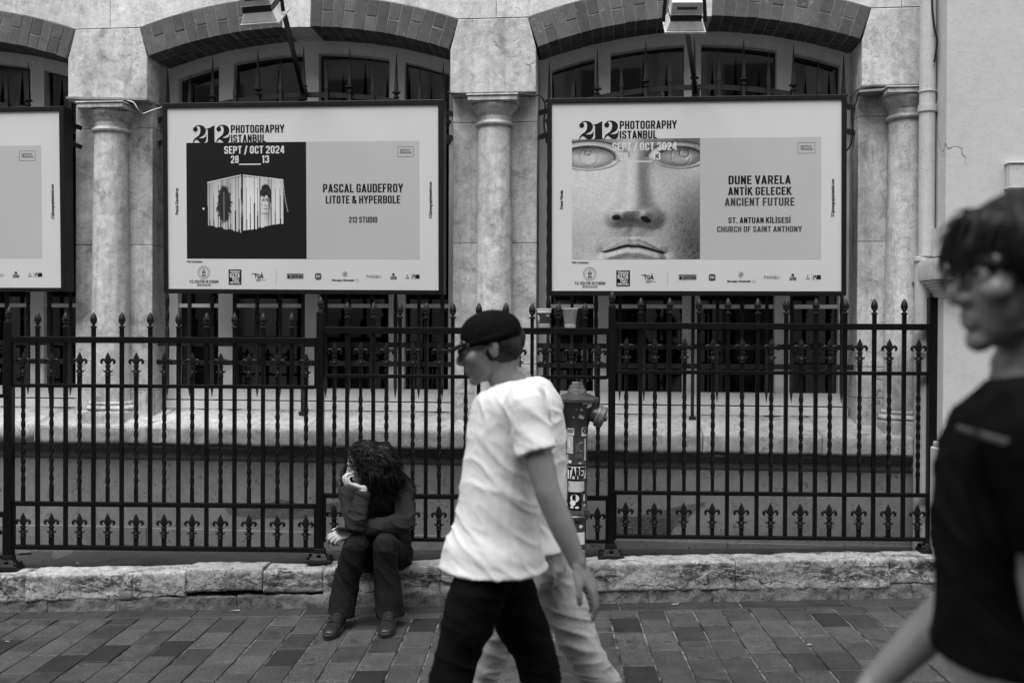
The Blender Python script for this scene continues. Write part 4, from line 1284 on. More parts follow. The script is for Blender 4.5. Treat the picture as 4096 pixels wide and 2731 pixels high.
def logos(P):
    L = []
    def new(): L.append(MB()); return L[-1]
    dark, mid, lite = [], [], []
    m = new()
    P.circ(m, .1343, .909, .0232, .0222)
    for i in range(16):
        an = i * math.pi / 8
        P.circ(m, .1343 + .0195 * math.cos(an), .909 + .0195 * 1.545 * math.sin(an), .0014, n=6)
    P.circ(m, .1343, .909, .0160, .0154)
    for (dx, dy) in ((0, -.012), (-.0045, -.005), (.0045, -.005), (-.0045, .003), (.0045, .003), (0, -.001), (0, .011), (-.0045, .013), (.0045, .013)):
        s_ = .0032
        a, t = .1343 + dx, .909 + dy * 1.3
        P.shape(m, [(a - s_, t), (a, t - s_ * 1.5), (a + s_, t), (a, t + s_ * 1.5)])
    P.text(m, 'T.C. KÜLTÜR VE TURİZM', .0800, .1890, .9525, .9655, .042)
    P.text(m, 'BAKANLIĞI', .1092, .1610, .9705, .9835, .012)
    P.layer(m, 'sponsor_logo', 'ink2')
    m = MB()
    P.rect(m, .2276, .2755, .891, .975)
    k = P.layer(m, 'sponsor_logo', 'ink')
    m = MB()
    P.text(m, 'TÜRKİYE', .2325, .2705, .8985, .9085, .042, off=.0026)
    P.text(m, 'KÜLTÜR', .2325, .2705, .9135, .9345, .042, off=.0026)
    P.text(m, 'YOLU', .2400, .2665, .9375, .9555, .042, off=.0026)
    P.text(m, 'FESTİVALİ', .2325, .2705, .9595, .9690, .042, off=.0026)
    P.layer(m, 'lettering', 'whiteink')
    m = MB()
    P.text(m, 'TGA', .3235, .3565, .9165, .9375, .042)
    P.rect(m, .314, .333, .9125, .9155); P.shape(m, [(.350, .905), (.3525, .905), (.3585, .9375), (.356, .9375)], .0023)
    P.rect(m, .331, .352, .9435, .9455); P.rect(m, .331, .367, .9485, .9505); P.rect(m, .331, .345, .9535, .9555)
    P.layer(m, 'sponsor_logo', 'ink2')
    m = MB(); P.rect(m, .4056, .4064, .895, .969); P.layer(m, 'divider_line', 'ink3')
    m = MB(); P.rect(m, .4447, .5064, .9175, .940); P.layer(m, 'sponsor_logo', 'ink3')
    m = MB()
    P.rect(m, .4447, .5064, .913, .9165)
    P.text(m, 'JOTUN', .461, .5045, .9215, .9365, .035, off=.0026)
    P.shape(m, [(.4475, .931), (.4525, .919), (.4575, .931), (.455, .9375), (.45, .9375)], .0026)
    P.layer(m, 'lettering', 'ink')
    m = MB()
    pl_ = []
    for i in range(32):
        an = 2 * math.pi * i / 32
        c_, s_ = math.cos(an), math.sin(an)
        e = (abs(c_) ** 4 + abs(s_) ** 4) ** -.25
        pl_.append((.5607 + .0115 * c_ * e, .9275 + .0178 * s_ * e))
    P.shape(m, pl_); P.layer(m, 'sponsor_logo', 'ink2')
    m = MB()
    for (a0, a1, t0, t1) in ((.5535, .5555, .9205, .9345), (.5555, .5625, .9205, .9235), (.5610, .5630, .9235, .9345), (.5573, .5590, .9265, .9345), (.5655, .5675, .9205, .9345)): P.rect(m, a0, a1, t0, t1, .0026)
    P.layer(m, 'lettering', 'whiteink')
    m = MB()
    P.circ(m, .6594, .9135, .0094, .0084); P.circ(m, .6594, .9135, .0056, .0051)
    P.circ(m, .6594, .9135, .0051, n=8, a0=.25, a1=.5); P.circ(m, .6594, .9135, .0051, n=8, a0=.75, a1=1.0)
    P.layer(m, 'sponsor_logo', 'ink2')
    m = MB(); P.text(m, 'Borusan Otomotiv', .6130, .6940, .9420, .9525, .042); P.layer(m, 'lettering', 'ink')
    m = MB(); P.circ(m, .7045, .9485, .0052, .0043); P.shape(m, [(.697, .951), (.7015, .94), (.7022, .941), (.6985, .951)]); P.layer(m, 'sponsor_logo', 'ink3')
    m = MB(); P.text(m, 'PARiBU', .7385, .7910, .9185, .9345, .012); P.layer(m, 'sponsor_logo', 'ink3')
    m = MB()
    P.circ(m, .8360, .9150, .0048, .0022); P.shape(m, [(.835, .910), (.8385, .914), (.8355, .918)], .0023)
    P.text(m, 'TURKISH', .8240, .8482, .9255, .9325, .042); P.text(m, 'AIRLINES', .8240, .8482, .9345, .9415, .042)
    P.layer(m, 'sponsor_logo', 'ink')
    m = MB()
    P.shape(m, [(.8867, .9135), (.8892, .922), (.8867, .928), (.8842, .922)]); P.rect(m, .879, .8945, .9315, .9335); P.rect(m, .881, .8925, .936, .9375)
    P.layer(m, 'sponsor_logo', 'ink2')
    m = MB(); P.rect(m, .9, .9007, .912, .941); P.rect(m, .9045, .918, .9150, .937); P.layer(m, 'sponsor_logo', 'ink2')
    m = MB(); P.rect(m, .918, .931, .9150, .937); P.layer(m, 'sponsor_logo', 'ink')
    m = MB(); P.circ(m, .9115, .9335, .0035, off=.0026); P.shape(m, [(.9065, .9155), (.9095, .921), (.9065, .926)], .0026); P.shape(m, [(.9165, .9155), (.9135, .921), (.9165, .926)], .0026); P.layer(m, 'lettering', 'whiteink')
def line(P, mat, s, a0, a1, t0, t1, bold=None, rot=False):
    """one line of lettering as one part; headline face unless a bold offset is given"""
    m = MB()
    if bold is None: head_text(P, m, s, a0, a1, t0, t1)
    else: P.text(m, s, a0, a1, t0, t1, bold, rot)
    P.layer(m, 'lettering', mat)
def common(P, credit):
    m = MB(); P.rect(m, PH[1], .9316, PH[2], PH[3], .0014); P.layer(m, 'grey_panel', 'greypaper')
    m = MB(); numerals(P, m); P.layer(m, 'festival_numerals', 'ink')
    line(P, 'ink', 'PHOTOGRAPHY', .2394, .4380, .0975, .1410)
    line(P, 'ink', 'ISTANBUL', .2394, .3690, .1500, .1915)
    m = MB()
    for (a0, a1, t0, t1) in ((.8530, .9106, .2223, .2238), (.8530, .9106, .2771, .2786), (.8530, .8540, .2238, .2771), (.9096, .9106, .2238, .2771)): P.rect(m, a0, a1, t0, t1)
    P.text(m, 'INSTITUT', .8622, .8985, .2365, .2475, .012)
    P.text(m, 'FRANÇAIS', .8622, .9028, .2495, .2615, .012)
    P.layer(m, 'institute_logo', 'ink')
    line(P, 'ink', 'With Contribution', .0700, .1296, .8430, .8535, .03)
    if credit: line(P, 'ink', credit[0], .0285, .0390, credit[1], credit[2], .03, True)
    line(P, 'ink', '212photographyistanbul.com', .9655, .9755, .4130, .6110, .03, True)
    line(P, 'whiteink', 'SEPT / OCT 2024', .2137, .4380, .2125, .2545)
    line(P, 'whiteink', '28', .2385, .2680, .2645, .3060)
    m = MB(); P.rect(m, .2690, .3510, .3095, .3160); P.layer(m, 'rule', 'whiteink')
    line(P, 'whiteink', '13', .3555, .3815, .2645, .3060)
    logos(P)
P2 = Poster([(2188, 394), (3388, 378), (3385.6, 1182.6), (2189.5, 1182)], [(2207, 413), (3368, 397), (3367, 1165), (2207, 1163)], 'framed festival poster printed with a stone statue face and the title ancient future', 1.9)
P2.image('photo_print', stone_face(), *PH)
common(P2, ('Dune Varela', .4620, .5630))
line(P2, 'ink', 'DUNE VARELA', .6165, .8285, .3920, .4370)
line(P2, 'ink', 'ANTİK GELECEK', .6155, .8310, .4520, .4945)
line(P2, 'ink2', 'ANCIENT FUTURE', .6040, .8415, .5085, .5510)
line(P2, 'ink', 'ST. ANTUAN KİLİSESİ', .6160, .8282, .6110, .6420)
line(P2, 'ink2', 'CHURCH OF SAINT ANTHONY', .5775, .8668, .6580, .6885)
P1 = Poster([(649, 413), (1775, 398), (1774, 1178), (654, 1173)], [(666, 432), (1752, 418), (1754, 1161), (671, 1155)], 'framed festival poster printed with a curtained white box on black and the words 212 studio', 1.9)
P1.image('photo_print', strip_box(), *PH)
common(P1, ('Pascal Gaudefroy', .4400, .5880))
line(P1, 'ink', 'PASCAL GAUDEFROY', .5800, .8720, .4230, .4700)
line(P1, 'ink', 'LITOTE & HYPERBOLE', .5900, .8620, .4870, .5300)
line(P1, 'ink', '212 STUDIO', .6745, .7785, .6020, .6340)
P0 = Poster([(-870, 443), (254, 425), (264, 1166), (-862, 1166)], [(-852, 462), (235, 443), (243, 1151), (-845, 1149)], 'festival poster with only its blank grey end in view, nearest the photo edge', 1.9)
m = MB(); P0.rect(m, PH[0], PH[1], PH[2], PH[3], .0014); P0.layer(m, 'photo_print', 'ink')
common(P0, None)
# brackets holding the boxes on the window grilles
for P in (P0, P1, P2):
    for t in (.05, .16):
        for a in (0, 1):
            b = MB()
            q = P.pt(a, t, -.09); e = P.pt(a, t, -.09) + UD * (.045 if a else -.045) + VD * .1 - Vector((0, 0, .02))
            b.bar(q, e, .012, .03, VD)
            b.build('bracket', M['grille'], P.root)

# ------------------------------------------------------------------ floodlights
def floodlight(pxc, ytop, ybot, wpx, arm, label, yaw=0.0, tilt=0.0):
    Yl = 5.5
    c = at(pxc, (ytop + ybot) / 2, Yl)
    s = wpx * Yl / FPX / 2                       # half width of the rim
    a = math.radians(48)
    n = Vector((0, math.cos(a), -math.sin(a))); t = Vector((0, math.sin(a), math.cos(a))); X = Vector((1, 0, 0))
    R = Matrix.Rotation(yaw, 3, 'Z')
    n, t, X = R @ n, R @ t, R @ X
    k = s / .114
    o = c + n * .045 * k
    F = lambda x, y, z: o + X * x * k + t * y * k + n * z * k
    root = thing('floodlight', c, label, 'floodlight', 'floodlights over the posters')
    b = MB()
    def fr(w0, h0, z0, w1, h1, z1):
        b.hexa([F(-w0, -h0, z0), F(w0, -h0, z0), F(w0, h0, z0), F(-w0, h0, z0), F(-w1, -h1, z1), F(w1, -h1, z1), F(w1, h1, z1), F(-w1, h1, z1)])
    fr(.114, .088, .004, .114, .088, -.012)
    fr(.109, .083, -.0122, .088, .062, -.06)
    b.build('reflector_shell', M['lamp'], root, bevel=.004 * k)
    b = MB(); fr(.1, .076, .0045, .1, .076, .009); b.build('lamp_glass', M['glass'], root)
    b = MB()
    for i in range(15):
        x = -.084 + .168 * i / 14
        b.box(x - .0022, x + .0022, -.062, .05, -.0605, -.088, F)
    b.box(-.08, .08, -.03, .05, -.0603, -.1, F)
    b.build('cooling_fins', M['lampdark'], root)
    b = MB(); fr(.088, .058, -.1005, .083, .05, -.165); fr(.09, .06, -.094, .09, .06, -.1); b.build('housing', M['lamp'], root, bevel=.008 * k)
    b = MB(); b.box(-.055, .055, -.056, -.05, -.125, -.14, F); b.build('nameplate', M['lampdark'], root)
    b = MB()
    for x in (-.117, .117):
        b.bar(F(x, .0, -.03), F(x * .9, .09, -.16), .006, .02, n)
    b.bar(F(-.105, .09, -.16), F(.105, .09, -.16), .02, .006, n)
    b.build('yoke', M['iron'], root)
    b = MB()
    (x0, y0, v0), (x1, y1, Y1), (x2, y2, Y2) = arm
    u, z = bp(x0, y0, v0)
    q0, q1, q2 = B(u, v0, z), at(x1, y1, Y1), at(x2, y2, Y2)
    b.bar(q0, q1, .026, .026, X); b.bar(q1, q2, .026, .026, X)
    b.box(u - .025, u + .025, v0 - .02, v0 + .02, z - .05, z + .03, B)
    b.build('arm', M['posterframe'], root, bevel=.002)
    return root
floodlight(1051, -20, 104, 168, ((1212, 372, .21), (1133, 40, 5.72), (1095, -45, 5.55)), 'pale floodlight on a slanting arm above the curtained box poster', yaw=-.22)
floodlight(2738, 14, 142, 162, ((2783, 372, .21), (2748, 120, 5.75), (2735, -90, 5.5)), 'pale floodlight on a slanting arm above the stone face poster', yaw=.0)
# ------------------------------------------------------------------ hydrant
HY = 5.70
hz = lambda y: at(2304, 1480 + y / 1.911, HY).z
hs = HY / FPX / 1.911
hx = at(2150 + 297 / 1.911, 1900, HY).x
hyd = thing('fire_hydrant', (hx, HY, g(hx)), 'stickered dark pillar fire hydrant with one round side outlet showing behind the walking men', 'hydrant')
M['hyd'] = plain('hydrant_paint', 0.038, 0.34, 0.5, 0.35, 14, 0.1, 60)
M['hydtop'] = plain('hydrant_worn_metal', 0.10, 0.38, 0.5, 0.35, 24, 0.1, 60)
b = MB()
b.lathe([(r * hs, hz(y)) for r, y in ((76, 1700), (76, 1142), (92, 1136), (95, 1128), (95, 1108), (88, 1100), (88, 1078), (83, 1070), (83, 560), (84, 500), (90, 430), (108, 370), (135, 300), (158, 250), (166, 240))], (hx, HY, 0), seg=36)
b.build('barrel', M['hyd'], hyd, smooth='auto')
b = MB()
b.lathe([(r * hs, hz(y)) for r, y in ((166, 241), (173, 236), (173, 216), (160, 206), (110, 186), (74, 174), (72, 170))], (hx, HY, 0), seg=36)
b.build('bonnet', M['hyd'], hyd, smooth='auto')
b = MB()
b.lathe([(r * hs, hz(y)) for r, y in ((72, 170), (70, 152), (66, 142), (60, 141), (57, 118), (46, 114))], (hx, HY, 0), seg=24)
b.lathe([(r * hs, hz(y)) for r, y in ((46, 114), (45, 96), (40, 90))], (hx, HY, 0), seg=5)
b.build('operating_nut', M['hydtop'], hyd, smooth='auto')
for sgn in (1, -1):
    ax = Vector((sgn * .93, -.18, -.34)).normalized()
    c = Vector((hx, HY, hz(320))) + Vector((sgn * 95 * hs, -.015, 0))
    b = MB()
    b.lathe([(55 * hs, 0), (62 * hs, .015), (62 * hs, .045)], c, ax, 24)
    o = b.build('outlet', M['hyd'], hyd, smooth='auto')
    b = MB()
    b.lathe([(76 * hs, .045), (84 * hs, .05), (84 * hs, .063), (78 * hs, .066), (78 * hs, .072), (82 * hs, .075), (80 * hs, .09), (60 * hs, .094), (24 * hs, .095), (22 * hs, .108), (15 * hs, .11)], c, ax, 28)
    b.build('outlet_cap', M['hydtop'], o, smooth='auto')
b = MB()
zz = hz(1090)
b.box(hx + 60 * hs, hx + 100 * hs, HY - .05, HY - .01, hz(1100), hz(1052))
b.build('flange_lug', M['hyd'], hyd, bevel=.003)
def on_barrel(x, y, r, off):
    """sticker plane: x in zoom units across the front, y zoom units down"""
    an = (x - 297) / r
    return Vector((hx + (r * hs + off) * math.sin(an), HY - (r * hs + off) * math.cos(an), hz(y)))
def sticker(mb, poly, r=83, off=.0015):
    mb.add([on_barrel(x, y, r, off) for x, y in poly], [tuple(range(len(poly)))])
def srect(mb, x0, x1, y0, y1, r=83, off=.0015, n=8):
    for i in range(n):
        a, c = x0 + (x1 - x0) * i / n, x0 + (x1 - x0) * (i + 1) / n
        sticker(mb, [(a, y0), (c, y0), (c, y1), (a, y1)], r, off)
def stext(mb, s_, x0, x1, y0, y1, bold=.03, r=83, off=.003):
    vs, fs = fit_text(s_, x0, x1, y0, y1, bold)
    mb.add([on_barrel(x, y, r, off) for x, y in vs], fs)
def hb(mb, name, mat): return mb.build(name, M[mat], hyd, recalc=False)
M['stick'] = plain('sticker_paper', 0.6, 0.5, 0.3, 0.15, 12)
M['tornp'] = stone('torn_paper', 0.52, 0.3, 0.7, 0.5, 0.3, 0.1)
b = MB(); srect(b, 220, 374, 727, 820); hb(b, 'sticker', 'stick')
b = MB(); srect(b, 216, 276, 437, 488, 88); hb(b, 'sticker', 'stick')
b = MB(); srect(b, 332, 384, 430, 495, 88); hb(b, 'sticker', 'stick')
b = MB(); srect(b, 270, 368, 1225, 1318, 76); hb(b, 'sticker', 'stick')
b = MB(); srect(b, 334, 366, 1362, 1448, 76); hb(b, 'sticker', 'stick')
b = MB(); srect(b, 210, 268, 492, 628, 84); hb(b, 'torn_sticker', 'tornp')
b = MB(); srect(b, 204, 226, 640, 712, 84); hb(b, 'torn_sticker', 'tornp')
b = MB(); srect(b, 230, 356, 838, 918); hb(b, 'torn_sticker', 'tornp')
b = MB(); srect(b, 200, 214, 815, 980); hb(b, 'torn_sticker', 'tornp')
b = MB(); srect(b, 358, 376, 514, 682); hb(b, 'torn_sticker', 'tornp')
b = MB(); srect(b, 225, 242, 1205, 1305, 76); hb(b, 'torn_sticker', 'tornp')
b = MB(); srect(b, 218, 376, 712, 726); hb(b, 'dark_sticker', 'ink')
b = MB(); srect(b, 218, 376, 821, 833); hb(b, 'dark_sticker', 'ink')
b = MB(); srect(b, 222, 335, 922, 1056); hb(b, 'dark_sticker', 'ink')
b = MB(); srect(b, 342, 370, 912, 1002); hb(b, 'dark_sticker', 'ink')
b = MB(); srect(b, 332, 367, 1345, 1361, 76); hb(b, 'dark_sticker', 'ink')
b = MB(); stext(b, 'TARE7', 225, 372, 736, 812, .05); hb(b, 'lettering', 'ink')
b = MB(); stext(b, 'WOSNT', 220, 273, 444, 474, .03, 88); hb(b, 'lettering', 'ink')
b = MB(); stext(b, 'TA', 337, 365, 1372, 1440, .05, 76); hb(b, 'lettering', 'ink')
b = MB()
stext(b, 'WOSNT', 334, 392, 434, 478, .05, 88)
hb(b, 'lettering', 'ink')
b = MB()
for cx, cy, rx, ry in ((282, 965, 34, 30), (268, 1000, 22, 22), (262, 1032, 14, 9), (300, 1034, 14, 9)): sticker(b, [(cx + rx * math.cos(t * .35), cy + ry * math.sin(t * .35)) for t in range(18)], 83, .0028)
stext(b, '1', 350, 362, 940, 985, .05)
hb(b, 'pale_mark', 'stick')
b = MB()
for (cx, cy, sc_) in ((352, 240, 22), (392, 262, 26), (330, 292, 12), (330, 345, 26), (352, 352, 20), (262, 352, 10), (290, 290, 7)):
    rr = random.Random(int(cx + cy))
    pts = []
    for t in range(11):
        q = rr.uniform(.45, 1.2)
        pts.append((cx + sc_ * q * math.cos(t * .571), cy + sc_ * q * .8 * math.sin(t * .571)))
    vs = []
    for x, y in pts:
        rloc = np.interp(y, [240, 250, 300, 370, 430], [166, 158, 135, 108, 90])
        an = (x - 297) / 150
        vs.append(Vector((hx + (rloc * hs + .003) * math.sin(an), HY - (rloc * hs + .003) * math.cos(an), hz(y))))
    b.add(vs, [tuple(range(11))])
hb(b, 'torn_sticker', 'tornp')
b = MB()
pass
rs_ = random.Random(9)
for (cx, cy, sx, sy, rr_, nm_) in ((330, 780, 0, 0, 83, ''), (322, 700, 16, 10, 83, 'tornp'), (240, 690, 20, 14, 83, 'stick'), (360, 1020, 12, 14, 83, 'tornp'), (212, 1020, 10, 20, 83, 'stick'), (240, 1180, 16, 24, 76, 'tornp'), (330, 1180, 18, 14, 76, 'stick'), (280, 1350, 22, 26, 76, 'tornp'), (250, 1440, 16, 30, 76, 'tornp'), (310, 1470, 20, 14, 76, 'stick'), (345, 1530, 14, 20, 76, 'tornp'), (290, 1570, 20, 20, 76, 'stick'), (235, 560, 12, 40, 84, 'stick')):
    if not sx: continue
    k_b = MB()
    sticker(k_b, [(cx + sx * q_ * math.cos(t * .571), cy + sy * q_ * math.sin(t * .571)) for t, q_ in ((t, rs_.uniform(.6, 1.15)) for t in range(11))], rr_, .0022)
    hb(k_b, 'torn_sticker', nm_)
def emboss(s_, x0, x1, y0, y1):
    vs, fs = fit_text(s_, x0, x1, y0, y1, .03)
    n = len(vs)
    f = [on_barrel(x, y, 83, .004) for x, y in vs]
    b.add(f, fs)
emboss('i', 290, 300, 545, 612); emboss('C', 303, 345, 535, 615); emboss('iSK', 286, 346, 628, 660)
hb(b, 'raised_lettering', 'hydtop')

# ------------------------------------------------------------------ cups on the rail
RT = fz_(1864, 1310).z
M['cupw'] = plain('paper_cup', 0.72, 0.5, 0.3, 0.05)
M['sleeve'] = plain('cup_sleeve', 0.03, 0.6, 0.3, 0.15)
cx = fz_(2176, 1300).x
ks = FY / FPX
cu = thing('paper_cup', (cx, FY, RT), 'white paper coffee cup in a dark sleeve standing on the top rail', 'cup')
b = MB(); b.lathe([(20 * ks, RT), (22.5 * ks, RT + .004), (29.5 * ks, RT + 73 * ks), (31.5 * ks, RT + 74 * ks), (31.5 * ks, RT + 77 * ks), (28 * ks, RT + 77 * ks), (20 * ks, RT + 20 * ks)], (cx, FY, 0), seg=28); b.build('cup_body', M['cupw'], cu, smooth='auto')
b = MB(); b.lathe([(24.4 * ks, RT + 18 * ks), (29.2 * ks, RT + 60 * ks)], (cx, FY, 0), seg=28); b.build('sleeve', M['sleeve'], cu, smooth='auto')
b = MB()
vs, fs = fit_text('0', -1.15, -.72, 50, 30, .04)
rad = lambda z_: (24.4 + 4.8 * (z_ - 18) / 42) * ks + .0012
b.add([Vector((cx + rad(y) * math.sin(x), FY - rad(y) * math.cos(x), RT + y * ks)) for x, y in vs], fs)
for x0, x1, y0, y1 in ((-1.15, -.72, 24, 26.5), (.25, .85, 52, 53), (.25, .85, 49, 50), (.25, .8, 46, 47)):
    b.add([Vector((cx + rad(y) * math.sin(x), FY - rad(y) * math.cos(x), RT + y * ks)) for x, y in ((x0, y0), ((x0 + x1) / 2, y0), (x1, y0), (x1, y1), ((x0 + x1) / 2, y1), (x0, y1))], [(0, 1, 4, 5), (1, 2, 3, 4)])
b.build('lettering', M['cupw'], cu, recalc=False)
cx = fz_(2280, 1300).x
cl = NM('clear_plastic', 0.08, 0.5)
cl.b.inputs['Transmission Weight'].default_value = 0.0
cl.b.inputs['Alpha'].default_value = 0.07
cl.b.inputs['Base Color'].default_value = (.8, .8, .8, 1)
M['clear'] = cl.m
mm = NM('cup_dregs', .3, .4); mm.b.inputs['Alpha'].default_value = .35; mm.b.inputs['Base Color'].default_value = (.7, .7, .7, 1)
cu = thing('plastic_cup', (cx, FY, RT), 'empty clear plastic cup standing on the top rail beside the post', 'cup')
b = MB(); b.lathe([(21 * ks, RT), (23 * ks, RT + 4 * ks), (23 * ks, RT + 16 * ks), (30.5 * ks, RT + 74 * ks), (33 * ks, RT + 75 * ks), (33 * ks, RT + 79 * ks), (31 * ks, RT + 79 * ks), (29 * ks, RT + 74 * ks), (21.5 * ks, RT + 16 * ks), (20 * ks, RT + 3 * ks)], (cx, FY, 0), seg=28); b.build('cup_body', M['clear'], cu, smooth='auto')
b = MB()
b.lathe([(32.6 * ks, RT + 75 * ks), (33.6 * ks, RT + 76 * ks), (33.6 * ks, RT + 79 * ks), (32 * ks, RT + 79.5 * ks)], (cx, FY, 0), seg=28); b.build('rim', mm.m, cu, smooth='auto')
b = MB(); b.lathe([(21.2 * ks, RT + 1 * ks), (22.8 * ks, RT + 4 * ks), (22.8 * ks, RT + 14 * ks), (21 * ks, RT + 15 * ks)], (cx, FY, 0), seg=28)
b.build('cup_base', mm.m, cu, smooth='auto')

# ------------------------------------------------------------------ litter
def ground_at(px, py, z0):
    return hit(px, py, (0, 0, z0), Vector((-.0305, 0, 1)))
q = ground_at(222, 2236, .238 - .012)
bt = thing('plastic_bottle', q, 'crushed clear plastic bottle lying on the asphalt behind the kerb', 'bottle')
b = MB()
rr = random.Random(4)
axb = Vector((.25, .95, .05)).normalized()
b.lathe([(.012, -.012), (.022, -.010), (.026, 0), (.025, .03), (.029, .05), (.022, .075), (.028, .1), (.024, .13), (.012, .155), (.012, .17)], q + Vector((0, 0, .028)), axb, 18)
for i, v in enumerate(b.v): b.v[i] = v + Vector((noise.noise(v * 60), noise.noise(v * 60 + Vector((9, 0, 0))), noise.noise(v * 60 + Vector((0, 9, 0))))) * .006
b.build('bottle_body', M['clear'], bt, smooth=True)
def scrap(name, px, py, z0, sx, sy, mat, label, cat, ry=0.2, h=.004, onstreet=False, crumple=.004):
    q = hit(px, py, (0, 0, 0.003), Vector((-.028, 0, 1))) if onstreet else ground_at(px, py, z0)
    b = MB()
    n = 7
    vs, fs = [], []
    for j in range(n):
        for i in range(n):
            a, c = (i / (n - 1) - .5) * sx, (j / (n - 1) - .5) * sy
            vs.append(q + Vector((a * math.cos(ry) - c * math.sin(ry), a * math.sin(ry) + c * math.cos(ry), h + crumple * (1 + noise.noise(Vector((a * 60 + px, c * 60, 1)))) + .028 * a)))
    fs = [(j * n + i, j * n + i + 1, (j + 1) * n + i + 1, (j + 1) * n + i) for j in range(n - 1) for i in range(n - 1)]
    b.add(vs, fs)
    o = b.build(name, M[mat], origin=q, recalc=False)
    m_ = o.modifiers.new('t', 'SOLIDIFY'); m_.thickness = .0012
    return tag(o, label, cat)
scrap('flattened_carton', 96, 2214, .232, .085, .05, 'hydtop', 'flattened printed carton lying behind the base of the end post', 'carton', .15, .01)
scrap('crumpled_wrapper', 578, 2212, .232, .05, .05, 'clear', 'crumpled clear wrapper on the asphalt under the railing', 'wrapper', .6, .012, crumple=.02)
scrap('paper_scrap', 2700, 2419, 0, .045, .008, 'tornp', 'torn white paper strip on the paving below the bare kerb', 'paper scrap', .25, .004, True)
scrap('paper_scrap', 942, 2444, 0, .05, .010, 'tornp', 'white paper strip lying against the kerb foot beside the seated woman', 'paper scrap', .05, .004, True)
def butt(px, py, top, label):
    q = ground_at(px, py, .245) if top else hit(px, py, (0, 0, 0.004), Vector((-.028, 0, 1)))
    b = MB()
    d = Vector((.016, rg.uniform(-.008, .008), 0))
    d *= .7
    b.tube([q - d + Vector((0, 0, .003)), q + d + Vector((0, 0, .003))], .003, 8)
    return tag(b.build('cigarette_butt', M['tornp'], smooth='auto', origin=q), label, 'cigarette butt', 'cigarette butts')
butt(656, 2266, True, 'white cigarette butt lying on top of the kerb under the railing')
butt(310, 2252, True, 'cigarette butt on the kerb next to the crushed bottle')
butt(30, 2566, False, 'cigarette butt in a paving joint near the front')
butt(3236, 2578, False, 'cigarette butt on the paving in front of the end panel')
# ------------------------------------------------------------------ people
M['skin'] = plain('skin', 0.36, 0.5, 0.35, 0.08, 25, 0.08, 200)
M['skin2'] = plain('skin_darker', 0.145, 0.5, 0.35, 0.08, 25, 0.08, 200)
M['tee'] = cloth('white_cotton', 0.58, 0.04, wv=500)
M['black'] = cloth('black_cotton', 0.005, 0.2, spec=.03)
M['khaki'] = cloth('pale_khaki', 0.30, 0.12)
M['jeans'] = cloth('dark_denim', 0.011, 0.3, wv=300)
M['knit'] = cloth('charcoal_knit', 0.020, 0.2, wv=350)
M['hair'] = plain('dark_hair', 0.005, 0.5, 0.22, 0.3, 60)
M['shoe'] = plain('shoe_leather', 0.012, 0.42, 0.4, 0.3, 30, 0.15, 150)
M['shoe2'] = plain('shoe_grey', 0.022, 0.6, 0.3, 0.3, 30, 0.1, 150)
M['eye'] = plain('eye_white', 0.55, 0.2, 0.5, 0.02)
M['pupil'] = plain('iris', 0.01, 0.1, 0.5, 0.02)
M['greyt'] = cloth('grey_cotton', 0.06, 0.12)
def head(mb, c, f, k=1.0, neck=None, roll=0.0):
    """adult head, crown to chin about .23k, looking along f; returns its frame"""
    f = Vector(f).normalized()
    l = Vector((0, 0, 1)).cross(f).normalized()
    u = f.cross(l)
    if roll:
        R = Matrix.Rotation(roll, 3, f); l, u = R @ l, R @ u
    c = Vector(c)
    P = lambda x, y, z: c + (f * x + l * y + u * z) * k
    Mx = Matrix((f, l, u)).transposed()
    bl = lambda p, r: mb.ball(P(*p), tuple(q * k for q in r), Mx, 18, 12)
    bl((-.012, 0, .035), (.098, .076, .084))
    bl((.035, 0, -.018), (.062, .062, .088))
    bl((.045, 0, -.062), (.045, .046, .045))
    bl((.073, 0, -.094), (.02, .024, .019))
    for s in (-1, 1):
        mb.tube([P(-.02, s * .050, -.035), P(.03, s * .037, -.074), P(.068, s * .010, -.096)], [.014 * k, .0135 * k, .012 * k], 8)
        bl((.066, s * .042, -.018), (.024, .024, .022))
        mb.tube([P(.088, s * .012, .03), P(.083, s * .034, .035), P(.066, s * .056, .026)], [.010 * k, .0105 * k, .008 * k], 8)
        bl((-.010, s * .073, -.005), (.018, .008, .029))
        bl((-.014, s * .077, .004), (.016, .006, .021))
        bl((.099, s * .012, -.030), (.011, .009, .009))
    mb.tube([P(.086, 0, .026), P(.098, 0, .004), P(.113, 0, -.020), P(.112, 0, -.028), P(.095, 0, -.034)], [.0085 * k, .0095 * k, .0115 * k, .0115 * k, .007 * k], 8)
    mb.tube([P(.080, -.025, -.059), P(.093, -.010, -.054), P(.095, 0, -.055), P(.093, .010, -.054), P(.080, .025, -.059)], [.004 * k, .0065 * k, .006 * k, .0065 * k, .004 * k], 8)
    mb.tube([P(.079, -.024, -.063), P(.091, -.009, -.068), P(.091, .009, -.068), P(.079, .024, -.063)], [.004 * k, .0075 * k, .0075 * k, .004 * k], 8)
    if neck is not None:
        limb(mb, [(P(-.03, 0, -.03), .055 * k), (P(-.022, 0, -.10), .053 * k), (Vector(neck), .062 * k)], 4)
    return P, Mx, k
